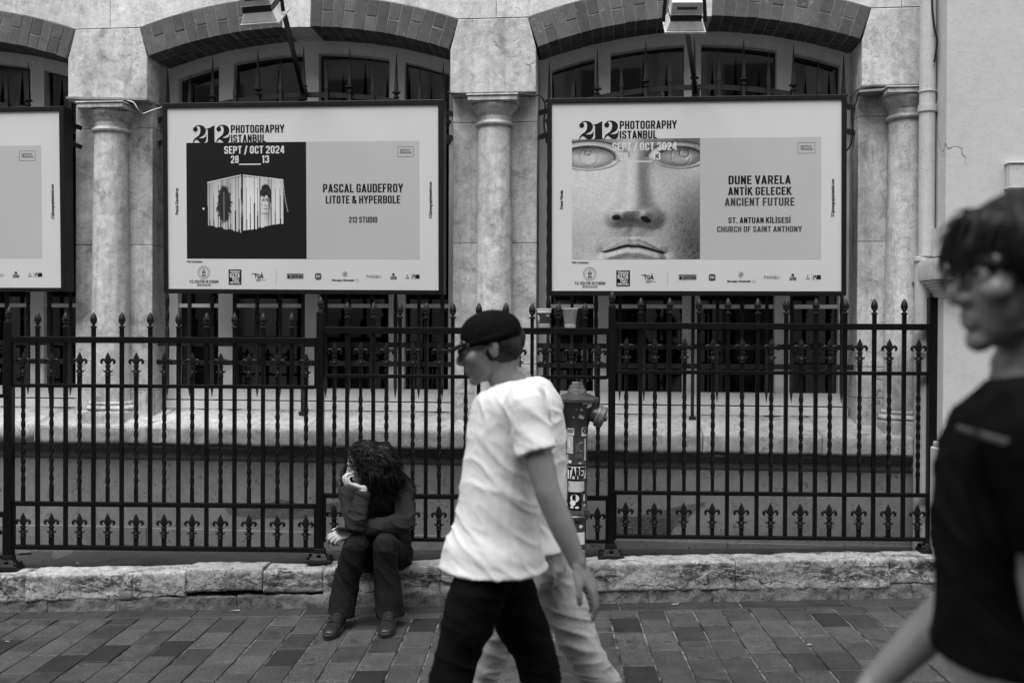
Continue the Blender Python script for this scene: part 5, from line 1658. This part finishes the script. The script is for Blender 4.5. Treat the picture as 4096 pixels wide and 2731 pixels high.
def eyes(P, k, parent):
    for s in (-1, 1):
        b = MB(); b.ball(P(.076, s * .031, .008), .0125 * k); o = b.build('eye', M['eye'], parent, smooth=True)
        b = MB(); b.ball(P(.0845, s * .031, .0075), .0052 * k); b.build('iris', M['pupil'], o, smooth=True)
        b = MB()
        b.tube([P(.094, s * .014, .034), P(.092, s * .034, .042), P(.076, s * .056, .032)], [.003 * k, .0035 * k, .002 * k], 6)
        b.build('eyebrow', M['hair'], parent, smooth=True)
        b = MB()
        b.tube([P(.0875, s * .019, .008), P(.089, s * .031, .0165), P(.082, s * .044, .008)], [.002 * k, .003 * k, .002 * k], 6)
        b.tube([P(.0875, s * .019, .006), P(.087, s * .031, .0), P(.082, s * .044, .006)], [.002 * k, .0025 * k, .002 * k], 6)
        b.build('eyelid', M['skin'], parent, smooth=True)
def hand(mb, wrist, d, back, thumb, curls=(25, 35, 25), k=1.0, th=(.5, .3), spread=6, forearm=None):
    """wrist point, d finger direction, back-of-hand direction, thumb side vector; five fingers with bends"""
    d = Vector(d).normalized()
    b = Vector(back); b = (b - d * b.dot(d)).normalized()
    t = d.cross(b)
    if t.dot(Vector(thumb)) < 0: t = -t
    W = Vector(wrist)
    P = lambda x, y, z: W + (d * x + t * y + b * z) * k
    off = [.028, .0095, -.009, -.0265]
    ln = [(.043, .026, .021), (.047, .029, .022), (.044, .027, .021), (.034, .021, .019)]
    base = [.092, .096, .091, .082]
    for i in range(4):
        mb.tube([P(-.005, off[i] * .62, 0), P(.04, off[i] * .85, .001), P(base[i], off[i], .001)], [.0145 * k, .0135 * k, .0105 * k], 9)
        p = P(base[i], off[i], .001)
        an = 0.0
        pts, rad = [p], [.0102 * k]
        cc = curls[i] if isinstance(curls[0], (tuple, list)) else curls
        sp_ = math.radians(spread) * (1.5 - i) / 1.5
        for q in range(3):
            an += math.radians(cc[q])
            dr = (d * math.cos(an) - b * math.sin(an) + t * math.sin(sp_) * math.cos(an)).normalized()
            p = p + dr * ln[i][q] * k
            if q < 2: pts.append(p - dr * .004 * k); rad.append((.0092 - .0008 * q - (.0012 if i == 3 else 0)) * k)
            pts.append(p); rad.append((.0090 - .0010 * q - (.0012 if i == 3 else 0)) * k)
        pts.append(p + dr * .004 * k); rad.append(.0045 * k)
        mb.tube(pts, rad, 9)
    mb.ball(P(.045, 0, -.006), (.045 * k, .034 * k, .013 * k), Matrix((d, t, b)).transposed())
    q0, q1 = P(.012, .022, -.006), P(.048, .044, -.012)
    td = (d * .75 + t * th[0] - b * th[1]).normalized()
    q2 = q1 + td * .034 * k
    td2 = (d * .95 + t * (th[0] - .35) - b * (th[1] + .15)).normalized()
    q3 = q2 + td2 * .027 * k
    mb.tube([q0, q1, q2, q3, q3 + td2 * .004 * k], [.0155 * k, .0125 * k, .0108 * k, .009 * k, .005 * k], 9)
    return P
def folds(amp, sc, seed=0.0, base=0.0):
    def w(p):
        q = Vector((p.x * sc[0], p.y * sc[1], p.z * sc[2])) + Vector((seed, seed * .7, 0))
        n_ = noise.noise(q + Vector((noise.noise(q * .6), noise.noise(q * .6 + Vector((5, 5, 5))), 0)) * .8)
        return base + amp * (1 - abs(n_) * 3.0) * .6 + amp * .5 * noise.noise(q * 2.1)
    return w
def drape(amp, seed, ang=.9, fr=15.0):
    ca, sa = math.cos(ang), math.sin(ang)
    def w(p):
        a, b = (p.x * ca + p.z * sa), (-p.x * sa + p.z * ca)
        q = Vector((a * fr, b * fr * .28, p.y * fr * .45)) + Vector((seed, seed * .3, 0))
        q += Vector((noise.noise(q * .5 + Vector((7, 0, 0))), noise.noise(q * .5), 0)) * .9
        r = 1 - abs(noise.noise(q)) * 1.6
        r2 = 1 - abs(noise.noise(q * 2.3 + Vector((3, 3, 3)))) * 1.6
        return amp * (max(r, 0) ** 3 - .35) + amp * .35 * (max(r2, 0) ** 3 - .35)
    return w
def shoe(parent, ankle, toe_dir, k=1.0, sole_z=None, mat='shoe'):
    a = Vector(ankle); d = Vector((toe_dir[0], toe_dir[1], toe_dir[2] if len(toe_dir) > 2 else 0)).normalized()
    s = d.cross(Vector((0, 0, 1))).normalized(); u = s.cross(d)
    P = lambda x, y, z: a + (d * x + s * y + u * z) * k
    mb = MB()
    limb(mb, [(P(-.035, 0, -.05), (.034, .030)), (P(.02, 0, -.045), (.036, .036)), (P(.09, 0, -.062), (.043, .028)), (P(.145, 0, -.07), (.043, .024)), (P(.175, 0, -.074), (.033, .018))], 5, 16, hint=s)
    limb(mb, [(P(-.012, 0, .035), (.04, .036)), (P(.0, 0, -.05), (.04, .038))], 3, 14, hint=s)
    o = blob('shoe', mb, M[mat], parent, .005, 3)
    b = MB()
    n = 28
    out = []
    for i in range(n):
        an = 2 * math.pi * i / n
        x = .068 + .128 * math.cos(an)
        w = (.040 + .010 * math.cos(an - .2)) * math.sin(an)
        out.append((x, w))
    for (z0, z1, sc) in ((-.1, -.086, 1.0), (-.086, -.074, 1.04)):
        b.prism([P(.068 + (x - .068) * sc, y * sc, z0 + .0002) for x, y in out], u * (z1 - z0) * k)
    b.build('sole', M['shoe2'], o, smooth='auto', bevel=.003)
    b = MB()
    for i in range(4):
        x = .050 + .015 * i; z = -.014 - .0062 * i
        b.tube([P(x, -.034, z - .022), P(x + .005, -.018, z - .004), P(x + .002, .0, z + .002), P(x + .004, .018, z - .004), P(x - .002, .034, z - .022)], [.0036 * k] * 5, 6)
    b.tube([P(.02, 0, -.002), P(.012, .035, -.02), P(.02, .05, -.05)], [.002] * 3, 5)
    b.build('lace', M['shoe2'], o, smooth=True)
    return o

# ---- the seated woman
W = lambda zx, zy, Y: at(1280 + zx / 1.823, 1740 + zy / 1.823, Y)
wo = thing('person', W(440, 920, 5.95), 'dark haired person in charcoal sweater and jeans sitting hunched on the kerb, chin on hand', 'person')
hc = W(322, 208, 5.63)
hf = Vector((-.94, -.20, -.40))
b = MB()
nk = W(395, 375, 5.76)
P, Mx, k_ = head(b, hc, hf, .96, nk)
# trunk, arms, legs (mostly inside the clothes)
limb(b, [(W(440, 860, 5.93), (.12, .09)), (W(435, 640, 5.86), (.11, .085)), (W(415, 470, 5.79), (.13, .09)), (nk, (.06, .05))], 4, hint=(1, 0, 0))
RS, RE, RW = W(225, 415, 5.70), W(262, 655, 5.44), W(312, 392, 5.50)
LS, LE, LW = W(590, 385, 5.79), W(612, 640, 5.64), W(228, 706, 5.47)
limb(b, [(W(400, 420, 5.77), .06), (RS, .05), (RE, .04), (RE + Vector((0, 0, .02)), .04)], 4)
limb(b, [(RE, .038), (RE * .5 + RW * .5, .036), (RW, .026)], 4)
limb(b, [(W(420, 420, 5.78), .06), (LS, .05), (LE, .04)], 4)
LM = W(430, 672, 5.55)
limb(b, [(LE, .038), (LM, .036), (LW, .026)], 4)
hand(b, RW + Vector((-.004, 0, .0)), (-.93, -.25, .34), (.18, -.35, -.92), (0.2, .6, .6), ((48, 62, 30), (50, 64, 30), (52, 66, 32), (55, 66, 34)), .93, (.15, .25), 2)
hand(b, LW, (-.90, -.30, -.22), (.05, -.72, .68), (-.2, .3, .9), ((28, 34, 20), (34, 46, 25), (42, 52, 30), (48, 55, 30)), .93, (.55, .25), 8)
RK, LK = W(262, 770, 5.45), W(470, 778, 5.46)
RA, LA = W(150, 1335, 5.49), W(515, 1345, 5.50)
for (hx_, K_, A_) in ((W(370, 880, 5.90), RK, RA), (W(530, 880, 5.90), LK, LA)):
    K2 = K_ + Vector((0, .02, -.03)); limb(b, [(hx_, .06), (K2, .038)], 4); limb(b, [(K2, .038), (A_, .034)], 4)
body = blob('body', b, M['skin'], wo, .0042, 2)
eyes(P, k_, body)
# trousers
b = MB()
limb(b, [(W(360, 880, 5.93), (.115, .10)), (W(450, 880, 5.95), (.13, .11)), (W(560, 880, 5.93), (.115, .10))], 4)
for (hx_, K_, A_, mid, s) in ((W(360, 870, 5.90), RK, RA, W(195, 1060, 5.50), -1), (W(560, 870, 5.90), LK, LA, W(492, 1060, 5.50), 1)):
    kt = K_ + Vector((0, 0, -.02))
    limb(b, [(hx_, (.105, .095)), (hx_ * .45 + kt * .55, (.088, .085)), (kt, (.068, .068))], 6, 18)
    limb(b, [(kt, (.068, .066)), (kt * .6 + mid * .4, (.069, .068)), (mid, (.072, .074)), (mid * .4 + A_ * .6, (.076, .084)), (A_ + Vector((0, 0, .02)), (.077, .092))], 6, 18, hint=(1, 0, 0), ends=False)
tr = blob('jeans', b, M['jeans'], wo, .006, 3, drape(.009, 3.0, .5, 13))
# sweater
b = MB()
limb(b, [(W(470, 850, 5.95), (.165, .12)), (W(460, 760, 5.93), (.17, .125)), (W(440, 620, 5.87), (.165, .115)), (W(420, 480, 5.80), (.165, .105)), (W(405, 405, 5.77), (.125, .085)), (W(396, 370, 5.755), (.07, .06))], 5, 22, hint=(1, 0, 0))
limb(b, [(W(330, 415, 5.76), .075), (RS, .066), (RS * .5 + RE * .5 + Vector((-.012, 0, 0)), .058), (RE, .056)], 6, 16)
limb(b, [(RE + Vector((0, .0, .0)), .056), (RE * .6 + RW * .4, .054), (RE * .22 + RW * .78, .044), (RE * .08 + RW * .92, .037)], 6, 16, ends=False)
limb(b, [(W(480, 405, 5.78), .075), (LS, .068), (LS * .5 + LE * .5 + Vector((.014, 0, 0)), .060), (LE, .058)], 6, 16)
limb(b, [(LE, .058), (LM, .055), (LM * .4 + LW * .6, .046), (LM * .12 + LW * .88, .037)], 6, 16)
knd = drape(.010, 8.0, 1.1, 14)
def kn(p):
    return knd(p) + .005 * max(0, noise.noise(Vector((p.x * 14, p.y * 14, p.z * 34))))
sw = blob('sweater', b, M['knit'], wo, .006, 3, kn)
# hair: a mass and a great many fine wavy strands
b = MB()
hl = P(0, 1, 0) - P(0, 0, 0); hl.normalize(); hfw = (P(1, 0, 0) - P(0, 0, 0)).normalized(); hup = (P(0, 0, 1) - P(0, 0, 0)).normalized()
b.ball(P(-.030, 0, .040), (.100 * k_, .089 * k_, .092 * k_), Mx, 20, 14)
b.ball(W(392, 182, 5.655), (.091, .095, .093))
limb(b, [(W(440, 150, 5.66), .085), (W(470, 240, 5.67), .085), (W(515, 315, 5.72), .066), (W(580, 340, 5.77), .042), (W(650, 372, 5.82), .020)], 5, 14)
limb(b, [(W(370, 170, 5.60), .07), (W(385, 260, 5.58), .070), (W(405, 340, 5.58), .050), (W(400, 395, 5.59), .022)], 5, 14)
limb(b, [(W(440, 200, 5.62), .08), (W(455, 300, 5.62), .06), (W(460, 375, 5.63), .03)], 5, 14)
limb(b, [(W(310, 120, 5.57), .04), (W(340, 200, 5.55), .034), (W(360, 290, 5.55), .026)], 5, 12)
limb(b, [(W(230, 230, 5.70), .03), (W(200, 300, 5.71), .024), (W(168, 350, 5.72), .010)], 4, 10)
mass = blob('hair', b, M['hair'], wo, .006, 3, drape(.012, 1.0, 1.2, 30))
b = MB()
rh = random.Random(12)
mv = [Vector(v.co) + wloc(wo) for v in mass.data.vertices]
mn = [Vector(v.normal) for v in mass.data.vertices]
from mathutils.bvhtree import BVHTree
bvh = BVHTree.FromPolygons(mv, [tuple(q.vertices) for q in mass.data.polygons])
part = W(350, 62, 5.60)
fx1, fz0, fz1 = W(272, 200, 5.6).x, W(270, 345, 5.6).z, W(270, 150, 5.6).z
for i in range(2600):
    j = rh.randrange(len(mv))
    p = mv[j] + mn[j] * .002
    ln = rh.uniform(.05, .15)
    n = 13
    ph, wv, curl = rh.random() * 6.3, rh.uniform(.002, .006), rh.uniform(.6, 1.1)
    away = p - part
    v = away.normalized() + Vector((0, 0, -.4))
    off = rh.uniform(.0005, .0045)
    pts = []
    for q in range(n):
        t = q / (n - 1)
        loc, nn, _, _ = bvh.find_nearest(p)
        if (p - loc).dot(nn) < off: p = loc + nn * off
        if p.x < fx1 and fz0 < p.z < fz1 and p.y < 5.665: break
        v = v * .75 + Vector((.06, 0, -1)) * .25
        if (p - loc).length < .012: v = v - nn * v.dot(nn)
        v = v.normalized() if v.length > 1e-4 else Vector((0, 0, -1))
        sd = v.cross(nn)
        pts.append(p + sd * wv * math.sin(ph + q * curl) * (.3 + t) + nn * wv * .5 * (1 + math.cos(ph + q * curl)) * (.3 + t))
        p = p + v * ln / n
    r = rh.uniform(.0009, .0019)
    m_ = len(pts)
    if m_ > 2: b.tube(pts, [r * (1 - .85 * (q / (m_ - 1)) ** 2.5) for q in range(m_)], 4, cap=False)
# loose wisps over brow and cheek, at the far side and behind the shoulder
for (x0, y0, x1, y1, x2, y2, Y0) in ((262, 92, 222, 150, 238, 245, 5.56), (255, 92, 232, 180, 250, 262, 5.55), (285, 110, 262, 200, 300, 300, 5.54), (270, 100, 252, 220, 275, 300, 5.545), (300, 110, 285, 220, 330, 330, 5.53), (262, 88, 196, 120, 186, 180, 5.58), (250, 90, 205, 130, 200, 215, 5.58), (200, 290, 168, 320, 158, 362, 5.70), (210, 295, 180, 335, 172, 355, 5.69), (205, 280, 160, 310, 182, 345, 5.71), (560, 300, 640, 325, 690, 372, 5.82), (540, 300, 630, 340, 672, 385, 5.80), (550, 280, 655, 315, 668, 360, 5.83), (560, 310, 625, 350, 648, 380, 5.81), (400, 330, 370, 390, 425, 402, 5.56), (420, 340, 440, 395, 385, 408, 5.56), (330, 300, 300, 350, 330, 390, 5.54), (460, 380, 440, 440, 470, 470, 5.60)):
    for q in range(7):
        o = [rh.uniform(-13, 13) for _ in range(6)]
        pts, r_ = spline([(W(x0 + o[0], y0 + o[1], Y0 + .02), .0018), (W(x1 + o[2], y1 + o[3], Y0), .0017), (W((x1 + x2) / 2 + o[4] * 1.6, (y1 + y2) / 2, Y0 - .005), .0014), (W(x2 + o[4], y2 + o[5], Y0), .0006)], 6)
        b.tube(pts, [a[0] * rh.uniform(.6, 1.1) for a in r_], 4, cap=False)
b.build('hair_strands', M['hair'], mass, smooth=True, recalc=False)
for A_, d in ((RA, (-.10, -1)), (LA, (.02, -1))):
    shoe(wo, Vector((A_.x, A_.y - .03, g(A_.x) + .113)), d, 1.12)
# the thing held in the far hand
ph = MB()
pc = W(158, 690, 5.43)
ph.bar(pc + Vector((-.025, -.01, .008)), pc + Vector((.05, .03, -.004)), .016, .07, Vector((0, .3, 1)))
tag(ph.build('phone', M['posterframe'], bevel=.004, origin=pc), 'dark phone held loosely in the lowered hand of the seated person', 'phone')

# ---- walkers
def cap_on(P, Mx, k, parent, mat, brim=.075):
    b = MB()
    for i in range(1):
        b.ball(P(-.012, 0, .052), (.107 * k, .089 * k, .077 * k), Mx, 24, 14)
        b.tube([P(.095 * math.cos(t * .2618) - .012, .083 * math.sin(t * .2618), .034 - .008 * math.cos(t * .2618)) for t in range(25)], [.010 * k] * 25, 8)
    o = blob('cap', b, M[mat], parent, .005, 3, folds(.002, (20, 20, 30), 2.0))
    b = MB()
    n = 12
    top, bot = [], []
    for i in range(n + 1):
        an = -1.2 + 2.4 * i / n
        for r, L in ((1.0, top), (1.0, bot)):
            pass
        top.append((.085 + brim * math.cos(an) ** .7, .075 * math.sin(an), .022 - .01 * math.sin(an) ** 2))
    inner = [(.070, .075 * math.sin(-1.2 + 2.4 * i / n), .034) for i in range(n, -1, -1)]
    b.prism([P(*q) for q in top + inner], (P(0, 0, .006) - P(0, 0, 0)))
    b.build('brim', M[mat], o, smooth=False, bevel=.001)
    return o
def walker(Q, name_label, hd, spec, mats):
    """Q maps (zx, zy, depth) to the world; spec holds the joints"""
    S = spec
    hipc = Q(*S['pelvis'])
    root = thing('person', Vector((hipc.x, hipc.y, g(hipc.x))), name_label, 'person')
    b = MB()
    nk = Q(*S['neck'])
    P, Mx, k = head(b, Q(*S['head']), S['face'], S['hk'], nk)
    limb(b, [(hipc, (.11, .10)), (Q(*S['waist']), (.09, .10)), (Q(*S['chest']), (.09, .12)), (nk, (.06, .06))], 4, hint=UD)
    for key in ('near', 'far'):
        s_, e_, w_ = [Q(*q) for q in S[key + '_arm']]
        limb(b, [(Q(*S['chest']), .06), (s_, .055), (s_ * .5 + e_ * .5, .047), (e_, .040)], 4)
        limb(b, [(e_, .040), (e_ * .6 + w_ * .4, .040), (w_, .027)], 4)
        hd_ = S[key + '_hand']
        hand(b, w_, hd_[0], hd_[1], hd_[2], hd_[3], 1.0, (.35, .35), 7)
    for key in ('front', 'back'):
        h_, k_, a_ = S[key + '_leg'](Q)
        limb(b, [(h_, .075), (k_, .05)], 4); limb(b, [(k_, .048), (a_, .035)], 4)
    body = blob('body', b, M[mats['skin']], root, .0045, 2)
    eyes(P, k, body)
    # trousers
    b = MB()
    b.ball(hipc, (.12, .14, .10))
    for key in ('front', 'back'):
        h_, k_, a_ = S[key + '_leg'](Q)
        limb(b, [(h_, (.092, .090)), (h_ * .5 + k_ * .5, (.089, .09)), (k_, (.073, .074)), (k_ * .55 + a_ * .45, (.070, .072)), (a_ + Vector((0, 0, .03)), (.062, .066))], 6, 18, hint=(1, 0, 0))
    blob('trousers', b, M[mats['trousers']], root, .007, 3, drape(S.get('tf', .007), S['seed'], 1.25, 16))
    for key in ('front', 'back'):
        h_, k_, a_ = S[key + '_leg'](Q)
        shoe(root, a_ + Vector((0, 0, .004)), S[key + '_toe'], 1.05)
    # shirt
    b = MB()
    limb(b, [(Q(*q[:3]), q[3]) for q in S['shirt']], 6, 24, hint=(1, 0, 0), ends=False)
    for key in ('near', 'far'):
        s_, e_, w_ = [Q(*q) for q in S[key + '_arm']]
        fr_ = S.get('sleeve', .56)
        limb(b, [(Q(*S['chest']) * .5 + s_ * .5 + Vector((0, 0, .02)), .072), (s_, .065), (s_ * (1 - fr_ * .5) + e_ * fr_ * .5, .064), (s_ * (1 - fr_) + e_ * fr_, S.get('slr', .067))], 5, 18, ends=False)
    sh = blob('shirt', b, M[mats['shirt']], root, .0065, 3, drape(S.get('sf', .0055), S['seed'] + 4, .9, 15))
    return root, P, Mx, k, body, sh
A = lambda zx, zy, Y: at(1650 + .976 * zx, 1200 + .976 * zy, Y)
def foot(x, Y, up=0.0): return Vector((x, Y, g(x) + .105 + up))
x0 = A(60, 1000, 3.2).x; x1 = A(700, 1000, 3.4).x
SA = dict(seed=1.0, head=(318, 198, 3.30), face=(-1, -.06, -.22), hk=.98, neck=(405, 352, 3.32), pelvis=(335, 1100, 3.3), waist=(350, 900, 3.3), chest=(405, 560, 3.31),
          near_arm=((455, 420, 3.13), (555, 790, 3.07), (678, 1080, 3.06)), far_arm=((400, 420, 3.48), (385, 740, 3.52), (345, 960, 3.50)),
          near_hand=((.52, .05, -.85), (.80, -.35, .40), (-.3, -.9, -.2), ((14, 22, 14), (18, 26, 16), (22, 30, 18), (28, 34, 20))),
          far_hand=((-.3, 0, -.9), (-.5, .8, .2), (-.7, -.3, 0), (30, 40, 30)),
          front_leg=lambda Q: (Q(290, 1130, 3.20), Q(185, 1450, 3.20), foot(x0 - .02, 3.20)),
          back_leg=lambda Q: (Q(370, 1130, 3.40), Q(500, 1455, 3.40), foot(x1 - .10, 3.42, .09)),
          front_toe=(-1, -.1, .25), back_toe=(-1, 0, -.7),
          shirt=[(332, 1092, 3.3, (.182, .208)), (335, 1030, 3.3, (.170, .198)), (350, 900, 3.3, (.142, .175)), (372, 720, 3.3, (.136, .175)), (392, 560, 3.31, (.138, .19)), (408, 440, 3.31, (.130, .20)), (415, 385, 3.315, (.105, .165)), (410, 340, 3.32, (.07, .085))])
ra, Pa, Ma, ka, ba_, sa_ = walker(A, 'person in a white short sleeved shirt, dark cap and black trousers striding past the hydrant', None, SA, dict(skin='skin2', shirt='tee', trousers='black'))
cap_on(Pa, Ma, ka, ra, 'black')
b = MB()
b.ball(Pa(-.03, 0, .0), (.078 * ka, .079 * ka, .075 * ka), Ma, 18, 12)
blob('hair', b, M['hair'], ra, .005, 2, folds(.002, (60, 60, 60), 1))
b = MB()
for s in (-1, 1):
    b.tube([Pa(.103 + .002 * math.cos(t * .5236), s * .033 + .021 * math.cos(t * .5236), .006 + .017 * math.sin(t * .5236)) for t in range(13)], [.0016] * 13, 6)
    b.tube([Pa(.10, s * .055, .012), Pa(.05, s * .078, .014), Pa(-.01, s * .084, .01)], [.0016] * 3, 6)
b.tube([Pa(.104, -.012, .01), Pa(.108, 0, .013), Pa(.104, .012, .01)], [.0016] * 3, 6)
b.build('glasses', M['posterframe'], ra, smooth=True)
# ---- second walker, almost hidden behind
xb0, xb1 = A(150, 1000, 3.8).x, A(850, 1000, 3.8).x
SB = dict(seed=6.0, head=(350, 205, 3.86), face=(-1, 0, -.2), hk=.95, neck=(440, 345, 3.84), pelvis=(500, 1080, 3.8), waist=(490, 900, 3.8), chest=(470, 560, 3.8),
          near_arm=((470, 420, 3.63), (470, 740, 3.64), (400, 930, 3.66)), far_arm=((480, 420, 3.97), (545, 760, 3.98), (560, 960, 3.98)),
          near_hand=((-.1, 0, -.9), (-.6, -.8, .1), (-.3, .9, 0), (20, 25, 20)), far_hand=((.1, 0, -1), (.9, .3, 0), (-1, 0, 0), (20, 25, 20)),
          front_leg=lambda Q: (Q(440, 1120, 3.7), Q(320, 1430, 3.7), foot(xb0, 3.7)),
          back_leg=lambda Q: (Q(560, 1110, 3.9), Q(690, 1420, 3.88), foot(xb1 - .04, 3.9, .08)),
          front_toe=(-1, 0, .2), back_toe=(-1, 0, -.6), tf=.011,
          shirt=[(480, 1005, 3.8, (.155, .195)), (480, 900, 3.8, (.138, .16)), (480, 720, 3.8, (.14, .17)), (478, 560, 3.8, (.142, .19)), (475, 440, 3.81, (.132, .195)), (468, 385, 3.82, (.105, .16)), (455, 345, 3.83, (.07, .08))])
rb_, Pb, Mb_, kb_, bb_, sb_ = walker(A, 'person in white shirt and pale khaki trousers half hidden behind the person in the cap', None, SB, dict(skin='skin2', shirt='tee', trousers='khaki'))
b = MB()
b.ball(Pb(-.022, 0, .038), (.10 * kb_, .082 * kb_, .088 * kb_), Mb_, 18, 12)
blob('hair', b, M['hair'], rb_, .006, 2, folds(.003, (50, 50, 50), 2))
# ---- the near passer-by at the edge of the frame
C = lambda zx, zy, Y: at(3350 + zx / .736, 600 + zy / .736, Y)
xc = C(520, 900, 1.62).x
SCp = dict(seed=11.0, head=(540, 378, 1.62), face=(-1, -.12, -.05), hk=1.02, neck=(570, 645, 1.64), pelvis=(560, 1500, 1.62), waist=(555, 1250, 1.62), chest=(556, 950, 1.62),
           near_arm=((550, 800, 1.46), (610, 1210, 1.45), (660, 1500, 1.44)), far_arm=((540, 800, 1.80), (440, 1245, 1.83), (95, 1585, 1.84)),
           near_hand=((0, 0, -1), (.9, -.3, 0), (-1, 0, 0), (20, 25, 20)), far_hand=((-.75, 0, -.65), (-.5, .7, .5), (-.3, -.3, .9), (20, 28, 20)),
           front_leg=lambda Q: (Vector((xc - .02, 1.53, .93)), Vector((xc - .16, 1.53, .53)), foot(xc - .26, 1.53)),
           back_leg=lambda Q: (Vector((xc + .03, 1.71, .93)), Vector((xc + .12, 1.71, .52)), foot(xc + .36, 1.71, .07)),
           front_toe=(-1, 0, .1), back_toe=(-1, 0, -.5), sleeve=.92, slr=.052, sf=.006,
           shirt=[(565, 1490, 1.62, (.142, .17)), (560, 1300, 1.62, (.138, .165)), (556, 1100, 1.62, (.138, .175)), (558, 930, 1.62, (.128, .19)), (565, 800, 1.63, (.112, .19)), (570, 735, 1.635, (.09, .15)), (572, 690, 1.64, (.065, .075))])
rc_, Pc, Mc, kc, bc_, sc_ = walker(C, 'person in dark clothes with dark hair cut off by the right edge of the photo', None, SCp, dict(skin='skin2', shirt='black', trousers='khaki'))
b = MB()
b.ball(Pc(-.018, 0, .045), (.108 * kc, .09 * kc, .093 * kc), Mc, 22, 14)
limb(b, [(Pc(.06, .02, .075), .035), (Pc(.088, .02, .05), .022), (Pc(.094, .015, .028), .010)], 4)
limb(b, [(Pc(.06, -.03, .075), .035), (Pc(.086, -.03, .05), .022), (Pc(.09, -.025, .028), .010)], 4)
limb(b, [(Pc(.07, .0, .08), .035), (Pc(.092, .0, .05), .020), (Pc(.098, .0, .030), .009)], 4)
limb(b, [(Pc(-.07, 0, .0), .06), (Pc(-.085, 0, -.07), .045)], 4)
for s in (-1, 1): limb(b, [(Pc(.02, s * .07, .06), .03), (Pc(.01, s * .084, .0), .022), (Pc(.0, s * .08, -.04), .012)], 4)
hm = blob('hair', b, M['hair'], rc_, .005, 2, folds(.004, (45, 45, 14), 2))
def strands(mass, root, n, ln, r, seed, down=.25):
    rs = random.Random(seed)
    V = [Vector(v.co) + wloc(root) for v in mass.data.vertices]; N = [Vector(v.normal) for v in mass.data.vertices]
    top = max(V, key=lambda q: q.z)
    b = MB()
    for i in range(n):
        j = rs.randrange(len(V))
        p, nn = V[j] + N[j] * rs.uniform(-.001, .002), N[j]
        v = (p - top); v = v + Vector((rs.uniform(-.03, .03), rs.uniform(-.03, .03), -.02))
        v = v - nn * v.dot(nn)
        if v.length < 1e-5: continue
        v = (v.normalized() + nn * .12).normalized()
        pts = []
        l_ = ln * rs.uniform(.5, 1.2)
        for q in range(6):
            pts.append(p.copy())
            v = (v * (1 - down) + Vector((rs.uniform(-.25, .25), rs.uniform(-.25, .25), -1)) * down).normalized()
            p = p + v * l_ / 5
        b.tube(pts, [r, r, r, r * .9, r * .7, r * .3], 4, cap=False)
    b.build('hair_strands', M['hair'], mass, smooth=True, recalc=False)
strands(hm, rc_, 2200, .055, .0011, 31, .18)
# pale strap across the chest
sbv = BVHTree.FromPolygons([Vector(v.co) + wloc(rc_) for v in sc_.data.vertices], [tuple(q.vertices) for q in sc_.data.polygons])
b = MB()
pts = []
for i in range(15):
    t = i / 14
    q = C(352 + 150 * t, 818 + 45 * t, 1.6)
    hit_ = sbv.ray_cast(CAM, (q - CAM).normalized())[0]
    if hit_ is not None: pts.append(hit_ + (CAM - hit_).normalized() * .004)
if len(pts) > 2: b.tube(pts, [(.006, .002)] * len(pts), 6, hint=(0, 0, 1))
b.build('bag_strap', M['greyt'], rc_, smooth=True)
# backpack
bpk = thing('backpack', C(760, 1100, 1.62), 'dark backpack worn by the person at the right edge', 'backpack')
b = MB()
limb(b, [(C(720, 850, 1.62), (.085, .12)), (C(735, 1100, 1.62), (.10, .14)), (C(735, 1340, 1.62), (.09, .13))], 6, 18, hint=(1, 0, 0))
blob('pack_body', b, M['black'], bpk, .008, 3, folds(.006, (7, 7, 9), 3))
b = MB()
p, r_ = spline([(C(690, 820, 1.50), .01), (C(560, 745, 1.46), .01), (C(445, 860, 1.455), .01), (C(430, 1010, 1.46), .01), (C(520, 1180, 1.455), .01), (C(690, 1260, 1.50), .01)], 6)
b.tube(p, [(.006, .024)] * len(p), 8, hint=(0, 1, 0))
b.build('shoulder_strap', M['black'], bpk, smooth=True)
